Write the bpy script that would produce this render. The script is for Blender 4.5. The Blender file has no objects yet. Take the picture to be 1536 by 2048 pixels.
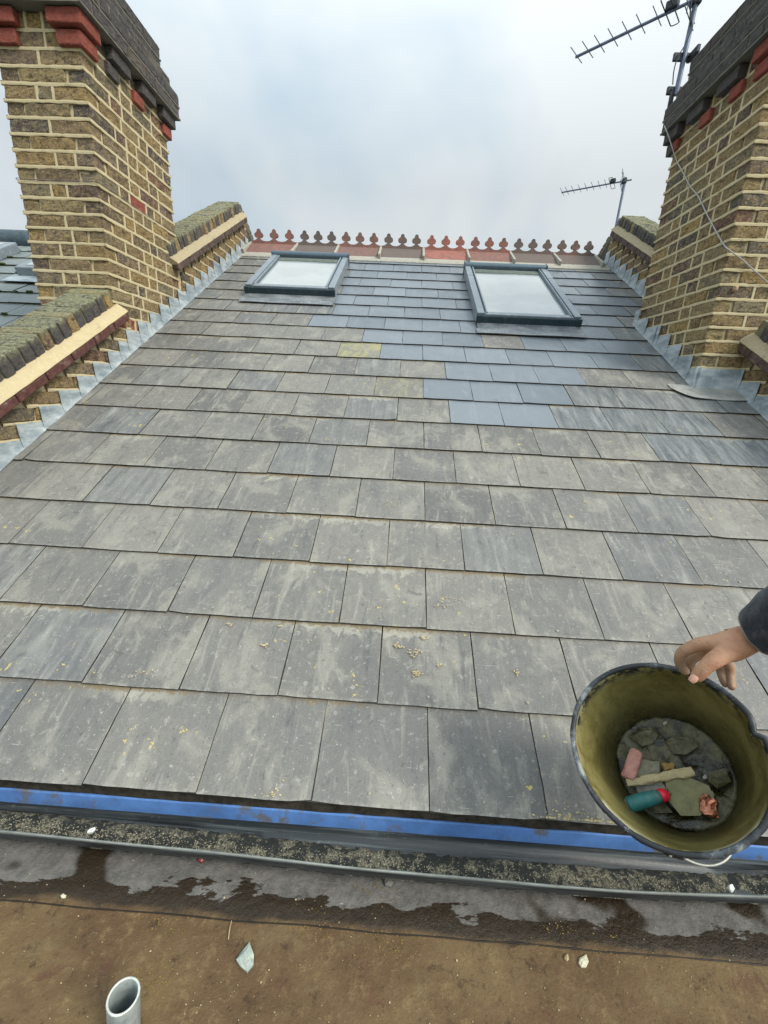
import bpy, bmesh, math, random
from mathutils import Vector, Matrix, noise
from mathutils.geometry import tessellate_polygon
random.seed(7)
sc = bpy.context.scene
COL = sc.collection

# ------------------------------------------------------------------ camera
CP = Vector((0.22878, -0.81279, 1.02477))
CR = Vector((0.9980245, 0.0431539, 0.0456596)); CU = Vector((-0.0560605, 0.2836424, 0.9572900)); CF = Vector((-0.0283598, 0.9579586, -0.2855013))
cd = bpy.data.cameras.new('camera'); cam = bpy.data.objects.new('camera', cd); COL.objects.link(cam)
m = Matrix((CR, CU, -CF)).transposed().to_4x4(); m.translation = CP; cam.matrix_world = m
cd.sensor_fit = 'VERTICAL'; cd.sensor_height = 36; cd.lens = 14.828; cd.clip_start = 0.02; cd.clip_end = 2000
sc.camera = cam
FPX = 843.56
def ray(px, py): return CF + CR*((px-768)/FPX) - CU*((py-1024)/FPX)
def P3(px, py, D): return CP + ray(px, py)*D          # measured position at depth D

# ------------------------------------------------------------------ world: soft overcast daylight
SUN_EL, SUN_AZ = math.radians(42), math.radians(30)   # azimuth measured from +X towards -Y
w = bpy.data.worlds.new('World'); sc.world = w; w.use_nodes = True
def lk(nt, a, b): nt.links.new(a, b)
nt = w.node_tree; nt.nodes.clear()
def wn(t, **k):
    n = nt.nodes.new(t)
    for a, b in k.items(): setattr(n, a, b)
    return n
sky = wn('ShaderNodeTexSky', sky_type='NISHITA', sun_disc=False); sky.sun_elevation = SUN_EL; sky.sun_rotation = math.radians(120); sky.altitude = 50; sky.air_density = 1.2; sky.dust_density = 3; sky.ozone_density = 2
tc = wn('ShaderNodeTexCoord'); mp = wn('ShaderNodeMapping'); mp.inputs['Scale'].default_value = (1, 1, 1.5); mp.inputs['Rotation'].default_value = (.3, .5, 1.1)
lk(nt, tc.outputs['Generated'], mp.inputs['Vector'])
n1 = wn('ShaderNodeTexNoise'); n1.inputs['Scale'].default_value = 1.8; n1.inputs['Detail'].default_value = 4; n1.inputs['Roughness'].default_value = .5; n1.inputs['Distortion'].default_value = .25
lk(nt, mp.outputs[0], n1.inputs['Vector'])
cr = wn('ShaderNodeValToRGB'); e = cr.color_ramp.elements
e[0].position = .40; e[0].color = (4.4, 5.4, 6.1, 1); e[1].position = .60; e[1].color = (6.6, 6.95, 7.0, 1)
lk(nt, n1.outputs['Fac'], cr.inputs[0])
mx = wn('ShaderNodeMix', data_type='RGBA'); mx.inputs[0].default_value = .88
lk(nt, sky.outputs[0], mx.inputs[6]); lk(nt, cr.outputs[0], mx.inputs[7])
# overcast sky is brighter overhead than near the horizon
sep = wn('ShaderNodeSeparateXYZ'); lk(nt, tc.outputs['Generated'], sep.inputs[0])
mr = wn('ShaderNodeMapRange'); mr.inputs[1].default_value = 0.35; mr.inputs[2].default_value = 1; mr.inputs[3].default_value = 1; mr.inputs[4].default_value = 2.3
lk(nt, sep.outputs[2], mr.inputs[0])
my = wn('ShaderNodeMapRange'); my.inputs[1].default_value = 0.1; my.inputs[2].default_value = -0.9; my.inputs[3].default_value = 1; my.inputs[4].default_value = 1.35
lk(nt, sep.outputs[1], my.inputs[0])
mm = wn('ShaderNodeMath', operation='MULTIPLY'); lk(nt, mr.outputs[0], mm.inputs[0]); lk(nt, my.outputs[0], mm.inputs[1])
m2 = wn('ShaderNodeMath', operation='MULTIPLY'); m2.inputs[1].default_value = 0.1; lk(nt, mm.outputs[0], m2.inputs[0])
bg = wn('ShaderNodeBackground'); out = wn('ShaderNodeOutputWorld')
lk(nt, mx.outputs[2], bg.inputs[0]); lk(nt, m2.outputs[0], bg.inputs[1]); lk(nt, bg.outputs[0], out.inputs[0])
sd = bpy.data.lights.new('sun', 'SUN'); sd.energy = 2.7; sd.angle = math.radians(20); sd.color = (1, .95, .86)
so = bpy.data.objects.new('sun', sd); COL.objects.link(so)
sdir = Vector((math.cos(SUN_EL)*math.cos(SUN_AZ), -math.cos(SUN_EL)*math.sin(SUN_AZ), math.sin(SUN_EL)))
so.rotation_euler = sdir.to_track_quat('Z', 'Y').to_euler()
sc.view_settings.view_transform = 'Standard'; sc.view_settings.look = 'None'; sc.view_settings.exposure = 0.24; sc.view_settings.gamma = 1
sc.cycles.max_bounces = 6

# ------------------------------------------------------------------ shared geometry
TH = math.radians(27.9175); CT, ST = math.cos(TH), math.sin(TH)
G = 0.25844; W = 0.3; T = 0.009
NR = Vector((0, -ST, CT)); SR = Vector((0, CT, ST))
def RP(x, s, h=0): return Vector((x, 0, 0)) + SR*s + NR*h
def rnd(a=0, b=1): return random.uniform(a, b)
def nz(v, s=1): return noise.noise(Vector(v)*s)

class MB:
    """collects geometry; every vertex carries (rnd, kind, moss) and a uv"""
    def __init__(s): s.v=[]; s.f=[]; s.d=[]; s.uv=[]; s.mi=[]
    def add(s, vs, fs, d=(0,0,0), uv=None, mi=0):
        o=len(s.v); s.v += [Vector(p) for p in vs]
        s.f += [tuple(i+o for i in f) for f in fs]; s.mi += [mi]*len(fs)
        s.d += list(d) if isinstance(d, list) else [d]*len(vs)
        s.uv += uv if uv else [(0,0)]*len(vs)
    def build(s, name, mats, parent=None, smooth=False, ang=None):
        me = bpy.data.meshes.new(name); me.from_pydata([tuple(p) for p in s.v], [], s.f)
        if not isinstance(mats, (list, tuple)): mats=[mats]
        for q in mats: me.materials.append(q)
        me.polygons.foreach_set('material_index', s.mi)
        a = me.attributes.new('data', 'FLOAT_COLOR', 'POINT')
        fl=[]
        for d in s.d: fl += [d[0], d[1], d[2], 1]
        a.data.foreach_set('color', fl)
        u = me.uv_layers.new(name='UVMap'); L=[0]*len(me.loops); me.loops.foreach_get('vertex_index', L)
        fl=[]
        for i in L: fl += s.uv[i]
        u.data.foreach_set('uv', fl)
        if smooth: me.polygons.foreach_set('use_smooth', [True]*len(me.polygons))
        me.validate(); me.update()
        bm=bmesh.new(); bm.from_mesh(me); bmesh.ops.recalc_face_normals(bm, faces=bm.faces); bm.to_mesh(me); bm.free()
        if smooth and ang: me.set_sharp_from_angle(angle=math.radians(ang))
        o = bpy.data.objects.new(name, me); COL.objects.link(o)
        if parent: o.parent = parent
        return o
    def box(s, c, ex, ey, ez, d=(0,0,0), mi=0):
        """c centre, ex ey ez half vectors"""
        c=Vector(c); ex=Vector(ex); ey=Vector(ey); ez=Vector(ez)
        vs=[c+ex*i+ey*j+ez*k for i in (-1,1) for j in (-1,1) for k in (-1,1)]
        s.add(vs, [(0,1,3,2),(4,6,7,5),(0,4,5,1),(2,3,7,6),(0,2,6,4),(1,5,7,3)], d, mi=mi)
    def rbox(s, c, ex, ey, ez, r=.004, n=(3,2,2), amp=.0, fr=20, d=(0,0,0), mi=0, seed=0, moss=None):
        """rounded rough box; n = subdivisions per axis"""
        c=Vector(c); E=[Vector(ex),Vector(ey),Vector(ez)]; L=[q.length for q in E]; U=[q.normalized() for q in E]
        def coords(i):
            a=L[i]; rr=min(r, a*.6)
            ks=[-a, -a+rr]; k=n[i]
            ks += [(-a+rr)+(2*a-2*rr)*j/k for j in range(1,k)]
            return ks+[a-rr, a]
        A=[coords(i) for i in range(3)]; idx={}; vs=[]; ds=[]
        def vert(i,j,k):
            if (i,j,k) in idx: return idx[(i,j,k)]
            p=[A[0][i],A[1][j],A[2][k]]; q=[]
            for t in range(3):
                rr=min(r, L[t]*.6); q.append(max(-L[t]+rr, min(L[t]-rr, p[t])))
            dv=Vector([p[t]-q[t] for t in range(3)])
            if dv.length>1e-9: dv=dv.normalized()*min(r, min(L)*.6)
            loc=Vector(q)+dv; pos=c+U[0]*loc[0]+U[1]*loc[1]+U[2]*loc[2]
            if amp:
                o=Vector((seed*3.1, seed*1.7, seed*.9))
                pos += (noise.noise_vector(pos*fr+o)*amp + noise.noise_vector(pos*fr*2.7+o)*amp*.5)
            vs.append(pos); ds.append(d if moss is None else (d[0], d[1], moss(loc)))
            idx[(i,j,k)]=len(vs)-1; return len(vs)-1
        fs=[]; nn=[len(a)-1 for a in A]
        for j in range(nn[1]):
            for k in range(nn[2]):
                fs.append((vert(0,j,k),vert(0,j,k+1),vert(0,j+1,k+1),vert(0,j+1,k)))
                fs.append((vert(nn[0],j,k),vert(nn[0],j+1,k),vert(nn[0],j+1,k+1),vert(nn[0],j,k+1)))
        for i in range(nn[0]):
            for k in range(nn[2]):
                fs.append((vert(i,0,k),vert(i+1,0,k),vert(i+1,0,k+1),vert(i,0,k+1)))
                fs.append((vert(i,nn[1],k),vert(i,nn[1],k+1),vert(i+1,nn[1],k+1),vert(i+1,nn[1],k)))
        for i in range(nn[0]):
            for j in range(nn[1]):
                fs.append((vert(i,j,0),vert(i,j+1,0),vert(i+1,j+1,0),vert(i+1,j,0)))
                fs.append((vert(i,j,nn[2]),vert(i+1,j,nn[2]),vert(i+1,j+1,nn[2]),vert(i,j+1,nn[2])))
        s.add(vs, fs, ds, mi=mi)
    def tube(s, pts, r, n=8, d=(0,0,0), cap=True, closed=False, mi=0):
        pts=[Vector(p) for p in pts]; R=r if isinstance(r,(list,tuple)) else [r]*len(pts)
        vs=[]; up=None; N_=len(pts)
        for i,p in enumerate(pts):
            if closed: t=pts[(i+1)%N_]-pts[i-1]
            else: t=pts[min(i+1,N_-1)]-pts[max(i-1,0)]
            t.normalize()
            if up is None: up=t.orthogonal().normalized()
            up=(up-t*up.dot(t)).normalized(); sd_=t.cross(up)
            vs += [p+(up*math.cos(2*math.pi*k/n)+sd_*math.sin(2*math.pi*k/n))*R[i] for k in range(n)]
        fs=[]
        for i in range(N_ if closed else N_-1):
            a=i*n; b=((i+1)%N_)*n
            fs += [(a+k, a+(k+1)%n, b+(k+1)%n, b+k) for k in range(n)]
        if cap and not closed: fs += [tuple(range(n))[::-1], tuple((N_-1)*n+k for k in range(n))]
        s.add(vs, fs, d, mi=mi)
    def grid(s, fn, nu, nv, d=(0,0,0), mi=0, uvf=None, df=None):
        """sheet fn(u,v) with u,v in 0..1"""
        vs=[];uv=[];ds=[]
        for j in range(nv+1):
            for i in range(nu+1):
                u,v=i/nu,j/nv; vs.append(fn(u,v)); uv.append(uvf(u,v) if uvf else (u,v)); ds.append(df(u,v) if df else d)
        fs=[(j*(nu+1)+i, j*(nu+1)+i+1, (j+1)*(nu+1)+i+1, (j+1)*(nu+1)+i) for j in range(nv) for i in range(nu)]
        s.add(vs, fs, ds, uv, mi=mi)
    def slab(s, fn, nu, nv, th, nrm, **k):
        """sheet with thickness th along -nrm: top, bottom and rim"""
        vs=[]; 
        for b in (0,1):
            for j in range(nv+1):
                for i in range(nu+1): vs.append(Vector(fn(i/nu,j/nv)) - Vector(nrm)*th*b)
        M=(nu+1)*(nv+1); fs=[]
        for b in (0,1):
            for j in range(nv):
                for i in range(nu):
                    q=[j*(nu+1)+i, j*(nu+1)+i+1, (j+1)*(nu+1)+i+1, (j+1)*(nu+1)+i]
                    fs.append(tuple(a+b*M for a in (q if b==0 else q[::-1])))
        rim=[i for i in range(nu+1)]+[(j)*(nu+1)+nu for j in range(1,nv+1)]+[nv*(nu+1)+i for i in range(nu-1,-1,-1)]+[j*(nu+1) for j in range(nv-1,0,-1)]
        for a,b in zip(rim, rim[1:]+rim[:1]): fs.append((a,b,b+M,a+M))
        s.add(vs, fs, k.get('d',(0,0,0)), k.get('uv'), mi=k.get('mi',0))
    def prism(s, poly, ext, d=(0,0,0), mi=0):
        """closed polygon (3D points) extruded by ext"""
        n=len(poly); ext=Vector(ext); vs=[Vector(p) for p in poly]+[Vector(p)+ext for p in poly]
        fs=[tuple(range(n)), tuple(range(n,2*n))[::-1]]+[(i,(i+1)%n,(i+1)%n+n,i+n) for i in range(n)]
        s.add(vs, fs, d, mi=mi)

def thing(name, label, cat, loc=(0,0,0), group=None):
    o=bpy.data.objects.new(name, None); COL.objects.link(o); o.empty_display_size=.1
    o['label']=label; o['category']=cat
    if group: o['group']=group
    return o
def tag(o, label, cat, group=None):
    o['label']=label; o['category']=cat
    if group: o['group']=group
    return o
def struct(o): o['kind']='structure'; return o

# ------------------------------------------------------------------ materials
class M_:
    def __init__(s, name, rough=.8, spec=.3):
        s.m=bpy.data.materials.new(name); s.m.use_nodes=True; s.t=s.m.node_tree
        s.b=s.t.nodes['Principled BSDF']; s.b.inputs['Roughness'].default_value=rough; s.b.inputs['Specular IOR Level'].default_value=spec
        s.o=s.n('ShaderNodeTexCoord')
        at=s.n('ShaderNodeAttribute'); at.attribute_name='data'; sp=s.n('ShaderNodeSeparateColor'); s.l(at.outputs['Color'], sp.inputs[0])
        s.rnd, s.kind, s.moss = sp.outputs[0], sp.outputs[1], sp.outputs[2]
    def n(s, t, **k):
        q=s.t.nodes.new(t)
        for a,b in k.items(): setattr(q,a,b)
        return q
    def l(s,a,b): s.t.links.new(a,b)
    def set(s, sock, v):
        if hasattr(v,'is_output') or hasattr(v,'links'): s.l(v, sock)
        else:
            if isinstance(v,(tuple,list)) and len(v)==3 and len(sock.default_value)==4: v=(*v,1)
            sock.default_value=v
    def noise(s, scale, detail=4, rough=.6, vec=None, stretch=None, dist=0, rot=None, off=None, src='Object'):
        q=s.n('ShaderNodeTexNoise'); q.inputs['Scale'].default_value=scale; q.inputs['Detail'].default_value=detail; q.inputs['Roughness'].default_value=rough; q.inputs['Distortion'].default_value=dist
        v=vec if vec is not None else s.o.outputs[src]
        if stretch or rot or off is not None:
            mp=s.n('ShaderNodeMapping')
            if stretch: mp.inputs['Scale'].default_value=stretch
            if rot: mp.inputs['Rotation'].default_value=rot
            if off is not None:
                vm=s.n('ShaderNodeVectorMath', operation='ADD'); s.l(v, vm.inputs[0]); 
                cv=s.n('ShaderNodeCombineXYZ'); mu=s.math('MULTIPLY', off, 37.0); s.l(mu, cv.inputs[0]); s.l(mu, cv.inputs[1]); s.l(cv.outputs[0], vm.inputs[1]); v=vm.outputs[0]
            s.l(v, mp.inputs[0]); v=mp.outputs[0]
        s.l(v, q.inputs['Vector']); return q.outputs['Fac']
    def vor(s, scale, feature='F1', vec=None, src='Object', rand=1):
        q=s.n('ShaderNodeTexVoronoi', feature=feature); q.inputs['Scale'].default_value=scale; q.inputs['Randomness'].default_value=rand
        s.l(vec if vec is not None else s.o.outputs[src], q.inputs['Vector']); return q.outputs['Distance']
    def math(s, op, a, b=0.0, c=None):
        q=s.n('ShaderNodeMath', operation=op); s.set(q.inputs[0], a); s.set(q.inputs[1], b)
        if c is not None: s.set(q.inputs[2], c)
        return q.outputs[0]
    def rng(s, v, a, b, c=0.0, d=1.0, smooth=True):
        q=s.n('ShaderNodeMapRange'); q.interpolation_type='SMOOTHSTEP' if smooth else 'LINEAR'
        s.set(q.inputs[0], v)
        for i,x in zip((1,2,3,4),(a,b,c,d)): s.set(q.inputs[i], x)
        return q.outputs[0]
    def mix(s, f, a, b, mode='MIX'):
        q=s.n('ShaderNodeMix', data_type='RGBA', blend_type=mode); s.set(q.inputs[0], f); s.set(q.inputs[6], a); s.set(q.inputs[7], b); return q.outputs[2]
    def ramp(s, f, stops):
        q=s.n('ShaderNodeValToRGB'); s.set(q.inputs[0], f); e=q.color_ramp.elements
        while len(e)<len(stops): e.new(.5)
        for i,(p,c) in enumerate(stops): e[i].position=p; e[i].color=(*c,1)
        return q.outputs[0]
    def bump(s, h, st=.3, dist=.01):
        q=s.n('ShaderNodeBump'); q.inputs['Strength'].default_value=st; q.inputs['Distance'].default_value=dist; s.l(h, q.inputs['Height'])
        if s.b.inputs['Normal'].links: s.l(s.b.inputs['Normal'].links[0].from_socket, q.inputs['Normal'])
        s.l(q.outputs[0], s.b.inputs['Normal'])
    def color(s, c): s.set(s.b.inputs['Base Color'], c)
    def rough(s, c): s.set(s.b.inputs['Roughness'], c)

def slate_mat(name, new=0.0, moss=False):
    """uv = metres within the slate's exposed face (u across, v up); object coords for continuity"""
    k=M_(name, .55, .5); uv=k.n('ShaderNodeUVMap').outputs[0]
    sp=k.n('ShaderNodeSeparateXYZ'); k.l(uv, sp.inputs[0]); u,v=sp.outputs[0],sp.outputs[1]
    st=k.noise(1, 6, .62, vec=uv, stretch=(26,4,1), rot=(0,0,.12), off=k.rnd, dist=.6)
    big=k.noise(7, 5, .6, vec=uv, off=k.rnd, stretch=(1,.8,1), dist=.5)
    fine=k.noise(190, 3, .7, vec=uv, off=k.rnd, stretch=(1,1,1))
    mid=k.noise(45, 5, .7, vec=uv, off=k.rnd, stretch=(1,1,1))
    if new:
        c=k.mix(k.rnd, (.112,.134,.152), (.168,.192,.212))
        c=k.mix(k.rng(st,.5,.75,0,.35), c, (.24,.26,.27)); c=k.mix(k.rng(mid,.55,.75,0,.35), c, (.07,.085,.10))
        c=k.mix(k.rng(big,.6,.75,0,.4), c, (.29,.29,.27))
        k.rough(k.rng(big,.3,.7,.30,.48)); k.b.inputs['Specular IOR Level'].default_value=.65; k.bump(st,.15,.002)
    else:
        diag=k.noise(1, 6, .7, vec=uv, stretch=(60,9,1), rot=(0,0,-.45), off=k.rnd, dist=1.2)
        blot=k.noise(15, 6, .7, vec=uv, off=k.rnd, stretch=(1,.8,1), dist=.9)
        a=k.ramp(k.rnd,[(0,(.118,.115,.106)),(.25,(.18,.173,.153)),(.5,(.138,.135,.124)),(.75,(.20,.19,.165)),(1,(.152,.149,.137))])
        a=k.mix(k.rng(big,.48,.66,0,.65), a, (.27,.26,.215))                   # buff weathering
        a=k.mix(k.rng(big,.44,.3,0,.5), a, (.105,.108,.106))                    # darker cool cloud
        a=k.mix(k.rng(st,.54,.70,0,.5), a, (.33,.32,.275))                    # pale run streaks
        a=k.mix(k.rng(st,.43,.28,0,.6), a, (.06,.062,.063))                  # dark runs
        a=k.mix(k.math('MULTIPLY',k.rng(diag,.60,.74,0,.6),k.rng(blot,.48,.58)), a, (.42,.41,.37))
        a=k.mix(k.rng(blot,.56,.68,0,.45), a, (.29,.28,.235))
        a=k.mix(k.rng(blot,.40,.3,0,.6), a, (.075,.075,.072))
        a=k.mix(k.rng(mid,.57,.68,0,.45), a, (.36,.35,.30)); a=k.mix(k.rng(fine,.60,.72,0,.35), a, (.44,.43,.38)); a=k.mix(k.rng(fine,.44,.32,0,.4), a, (.05,.05,.05))
        a=k.mix(k.rng(mid,.42,.3,0,.6), a, (.07,.07,.068))
        a=k.mix(k.math('MULTIPLY',k.kind,.75), a, k.mix(k.rng(st,.35,.75), (.075,.092,.105), (.235,.25,.25)))
        # crust under the tail of the slate above, only here and there
        patch=k.noise(1.7,3,.6); 
        d=k.math('SUBTRACT', v, k.math('MULTIPLY', k.rng(blot,.3,.75), .075))
        cr=k.math('MULTIPLY', k.rng(d, .192,.206), k.rng(patch,.52,.66))
        a=k.mix(k.math('MULTIPLY',cr,.5), a, (.40,.385,.31))
        dd=k.rng(k.math('ADD',v,k.math('MULTIPLY',k.rng(mid,.3,.7),.022)), .252,.266)
        a=k.mix(k.math('MULTIPLY',dd,k.rng(patch,.46,.6,.15,.85)), a, (.17,.125,.065))
        e1=k.math('MULTIPLY',k.rng(v,.012,.0),k.rng(mid,.42,.6)); a=k.mix(k.math('MULTIPLY',e1,.35),a,(.38,.37,.31))
        eu=k.math('MINIMUM',u,k.math('SUBTRACT',.297,u)); a=k.mix(k.math('MULTIPLY',k.rng(eu,.012,.0),k.rng(blot,.48,.62,0,.35)),a,(.30,.27,.18))
        # pale lichen rings and crumbs, yellow lichen spots
        dv=k.vor(26, vec=uv); ring=k.math('MULTIPLY',k.rng(dv,.20,.14),k.rng(dv,.03,.10,.35,1))
        a=k.mix(k.math('MULTIPLY',ring,k.rng(k.noise(6,3,.6,src='Object'),.56,.68,0,.45)), a, (.42,.41,.36))
        sp1=k.vor(120, vec=uv); a=k.mix(k.math('MULTIPLY',k.rng(sp1,.2,.12),k.rng(mid,.48,.62,0,.7)), a, (.58,.56,.48))
        sc1=k.noise(1, 3, .5, vec=uv, stretch=(9,240,1), rot=(0,0,.6), off=k.rnd, dist=.3); a=k.mix(k.rng(sc1,.70,.74,0,.5),a,(.5,.49,.44))
        yl=k.math('MULTIPLY', k.rng(k.noise(26,4,.75),.64,.69), k.rng(k.noise(2.3,2,.5,off=None),.54,.60))
        a=k.mix(yl, a, (.50,.40,.12))
        if moss: a=k.mix(.45, a, (.17,.23,.245)); a=k.mix(k.math('MULTIPLY',k.rng(v,.20,.26),k.rng(mid,.38,.55)), a, (.045,.06,.02))
        else: a=k.mix(k.math('MULTIPLY',k.moss,k.rng(blot,.42,.62,.1,.7)), a, (.33,.31,.12))
        c=a; k.rough(k.rng(st,.3,.7,.5,.75)); k.bump(st,.4,.005); k.bump(blot,.45,.006); k.bump(mid,.45,.004); k.bump(fine,.25,.001)
    k.color(c); return k.m
M_SLATE=slate_mat('weathered_slate'); M_NEW=slate_mat('new_slate',1); M_NSL=slate_mat('mossy_slate',0,True)

def brick_mat():
    k=M_('stock_brick', .92, .15); off=k.rnd
    n1=k.noise(26,5,.7,off=off,stretch=(1,1,1)); n2=k.noise(90,4,.7,off=off,stretch=(1,1,1)); n3=k.noise(9,3,.6)
    stock=k.ramp(k.rnd, [(0,(.21,.18,.125)),(.16,(.33,.23,.105)),(.3,(.16,.125,.095)),(.42,(.42,.29,.12)),(.55,(.21,.16,.125)),(.68,(.34,.26,.135)),(.8,(.24,.205,.14)),(.9,(.11,.10,.095)),(1,(.22,.12,.085))])
    n4=k.noise(48,6,.8,off=off,stretch=(1,1,1.6),dist=.8)
    stock=k.mix(k.rng(n1,.5,.66,0,.75), stock, (.40,.29,.12)); stock=k.mix(k.rng(n1,.46,.32,0,.8), stock, (.07,.056,.045))
    stock=k.mix(k.rng(n4,.53,.63,0,.7), stock, (.48,.38,.20)); stock=k.mix(k.rng(n4,.47,.38,0,.85), stock, (.04,.032,.025)); stock=k.mix(k.rng(k.vor(75),.16,.08,0,.8), stock, (.02,.016,.012))
    stock=k.mix(k.rng(n2,.58,.70,0,.6), stock, (.47,.38,.22)); stock=k.mix(k.rng(n2,.42,.32,0,.85), stock, (.03,.025,.02))
    red=k.mix(n1, (.24,.062,.045), (.40,.13,.095)); red=k.mix(k.rng(n4,.54,.66,0,.6), red, (.16,.05,.045)); red=k.mix(k.rng(n2,.58,.7,0,.5), red, (.45,.28,.2))
    soot=k.mix(n1, (.05,.05,.056), (.16,.143,.128)); soot=k.mix(k.rng(n4,.54,.66,0,.6), soot, (.25,.23,.18)); soot=k.mix(k.rng(n4,.44,.34,0,.7), soot, (.03,.03,.032)); soot=k.mix(k.rng(k.rnd,.8,1,0,.5), soot, (.20,.16,.12))
    c=k.mix(k.rng(k.kind,.2,.3), stock, soot); c=k.mix(k.rng(k.kind,.6,.7), c, red)
    c=k.mix(k.rng(n3,.60,.74,0,.5), c, (.11,.10,.075))
    mo=k.math('MULTIPLY', k.moss, k.rng(k.noise(30,6,.8),.40,.52))
    c=k.mix(mo, c, k.ramp(k.noise(60,5,.8), [(.3,(.07,.075,.045)),(.45,(.17,.17,.10)),(.58,(.30,.30,.19)),(.72,(.44,.44,.27))]))
    k.bump(n4,1,.014)
    k.color(c); k.bump(n1,.5,.006); k.bump(n2,.6,.004); return k.m
M_BRICK=brick_mat()
def mortar_mat(name, a, b, dirt=(.2,.17,.1)):
    k=M_(name,.95,.1); n1=k.noise(30,5,.7); n2=k.noise(160,3,.7)
    c=k.mix(n1,a,b); c=k.mix(k.rng(k.noise(11,5,.7),.58,.72,0,.6), c, dirt); c=k.mix(k.rng(n2,.56,.68,0,.5), c, tuple(x*.45 for x in a))
    k.color(c); k.bump(n1,.4,.005); k.bump(n2,.5,.002); return k.m
M_MORT=mortar_mat('lime_pointing', (.44,.37,.21), (.64,.55,.36))
M_FILL=mortar_mat('fillet_mortar', (.42,.34,.19), (.58,.49,.31),(.22,.18,.10)); M_FILL2=mortar_mat('old_fillet_mortar', (.30,.25,.16), (.46,.39,.25),(.15,.13,.09))
M_BED=mortar_mat('bedding_mortar', (.30,.29,.25), (.44,.42,.35))
M_SOOTM=mortar_mat('sooty_mortar', (.10,.10,.09), (.22,.21,.17))
def lead_mat(name='lead', base=(.27,.33,.36), pale=(.52,.57,.58)):
    k=M_(name,.5,.5); n1=k.noise(7,5,.65,stretch=(1,1,3)); n2=k.noise(40,5,.7)
    c=k.mix(k.rng(n1,.35,.7),base,pale); c=k.mix(k.rng(n2,.55,.72,0,.5),c,(.66,.68,.66)); c=k.mix(k.rng(n1,.38,.25,0,.6),c,tuple(x*.45 for x in base))
    k.color(c); k.b.inputs['Metallic'].default_value=.25; k.rough(k.rng(n1,.3,.7,.4,.65)); k.bump(n2,.25,.003); k.bump(n1,.3,.01); return k.m
M_LEAD=lead_mat(); M_LEADP=lead_mat('weathered_lead_apron',(.27,.27,.25),(.40,.395,.36))
def terra_mat():
    k=M_('terracotta',.85,.25); n1=k.noise(18,5,.7,off=k.rnd,stretch=(1,1,1)); n2=k.noise(80,4,.75)
    c=k.mix(k.rnd,(.30,.10,.075),(.40,.14,.10)); c=k.mix(k.rng(n1,.3,.7),c,(.21,.10,.085))
    c=k.mix(k.math('MULTIPLY',k.kind,k.rng(n1,.3,.55,1.1,1.9)),c,(.135,.11,.095)); c=k.mix(k.rng(n2,.6,.72,0,.7),c,(.50,.42,.34))
    c=k.mix(k.math('MULTIPLY',k.moss,.75),c,(.085,.08,.082)); k.color(c); k.bump(n2,.4,.004); return k.m
M_TERRA=terra_mat()
def simple(name, c, rough=.5, metal=0, spec=.4, var=.25, sc_=25, dirt=None, bump=.1, dirt_amt=.6, th=(.52,.68)):
    k=M_(name,rough,spec); n1=k.noise(sc_,5,.7); col=k.mix(k.rng(n1,.3,.7), tuple(x*(1-var) for x in c), tuple(min(1,x*(1+var)) for x in c))
    if dirt: col=k.mix(k.rng(k.noise(sc_*.6,6,.75,dist=.4),th[0],th[1],0,dirt_amt), col, dirt)
    k.color(col); k.b.inputs['Metallic'].default_value=metal; k.bump(n1,bump,.003); return k.m
M_ALU=simple('grey_aluminium_cladding',(.21,.245,.27),.42,.2,.5,.12,30,dirt=(.42,.45,.46),dirt_amt=.5)
M_ALUD=simple('dark_aluminium',(.06,.09,.11),.45,.2,.5,.2)
M_BLUE=simple('blue_painted_board',(.085,.19,.44),.4,0,.45,.22,9,dirt=(.14,.125,.10),dirt_amt=.9,th=(.54,.64))
M_ANT=simple('dull_aluminium_tube',(.15,.18,.25),.5,.5,.5,.2)
M_ANTD=simple('dark_steel',(.045,.05,.06),.6,.3,.4,.3)
M_CABLE=simple('grey_cable',(.38,.38,.36),.6,0,.3,.15)
M_WIRE=simple('galvanised_wire',(.50,.50,.44),.45,.5,.5,.2)
M_PIPE=simple('galvanised_pipe',(.30,.34,.33),.55,.35,.5,.25,30,dirt=(.5,.5,.46))
M_RIVET=simple('old_copper',(.30,.27,.22),.6,.4,.4,.2)
def glass_mat():
    k=M_('dusty_glass',.08,.9); n1=k.noise(3,4,.6,dist=.4); n2=k.noise(22,6,.8)
    c=k.mix(k.rng(n1,.35,.7),(.25,.28,.27),(.34,.365,.355)); c=k.mix(k.rng(n2,.56,.72,0,.4),c,(.44,.46,.43)); k.color(c); k.b.inputs['Coat Weight'].default_value=.6; k.b.inputs['Coat Roughness'].default_value=.04
    k.rough(k.rng(n1,.3,.7,.06,.2)); return k.m
M_GLASS=glass_mat()
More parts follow.
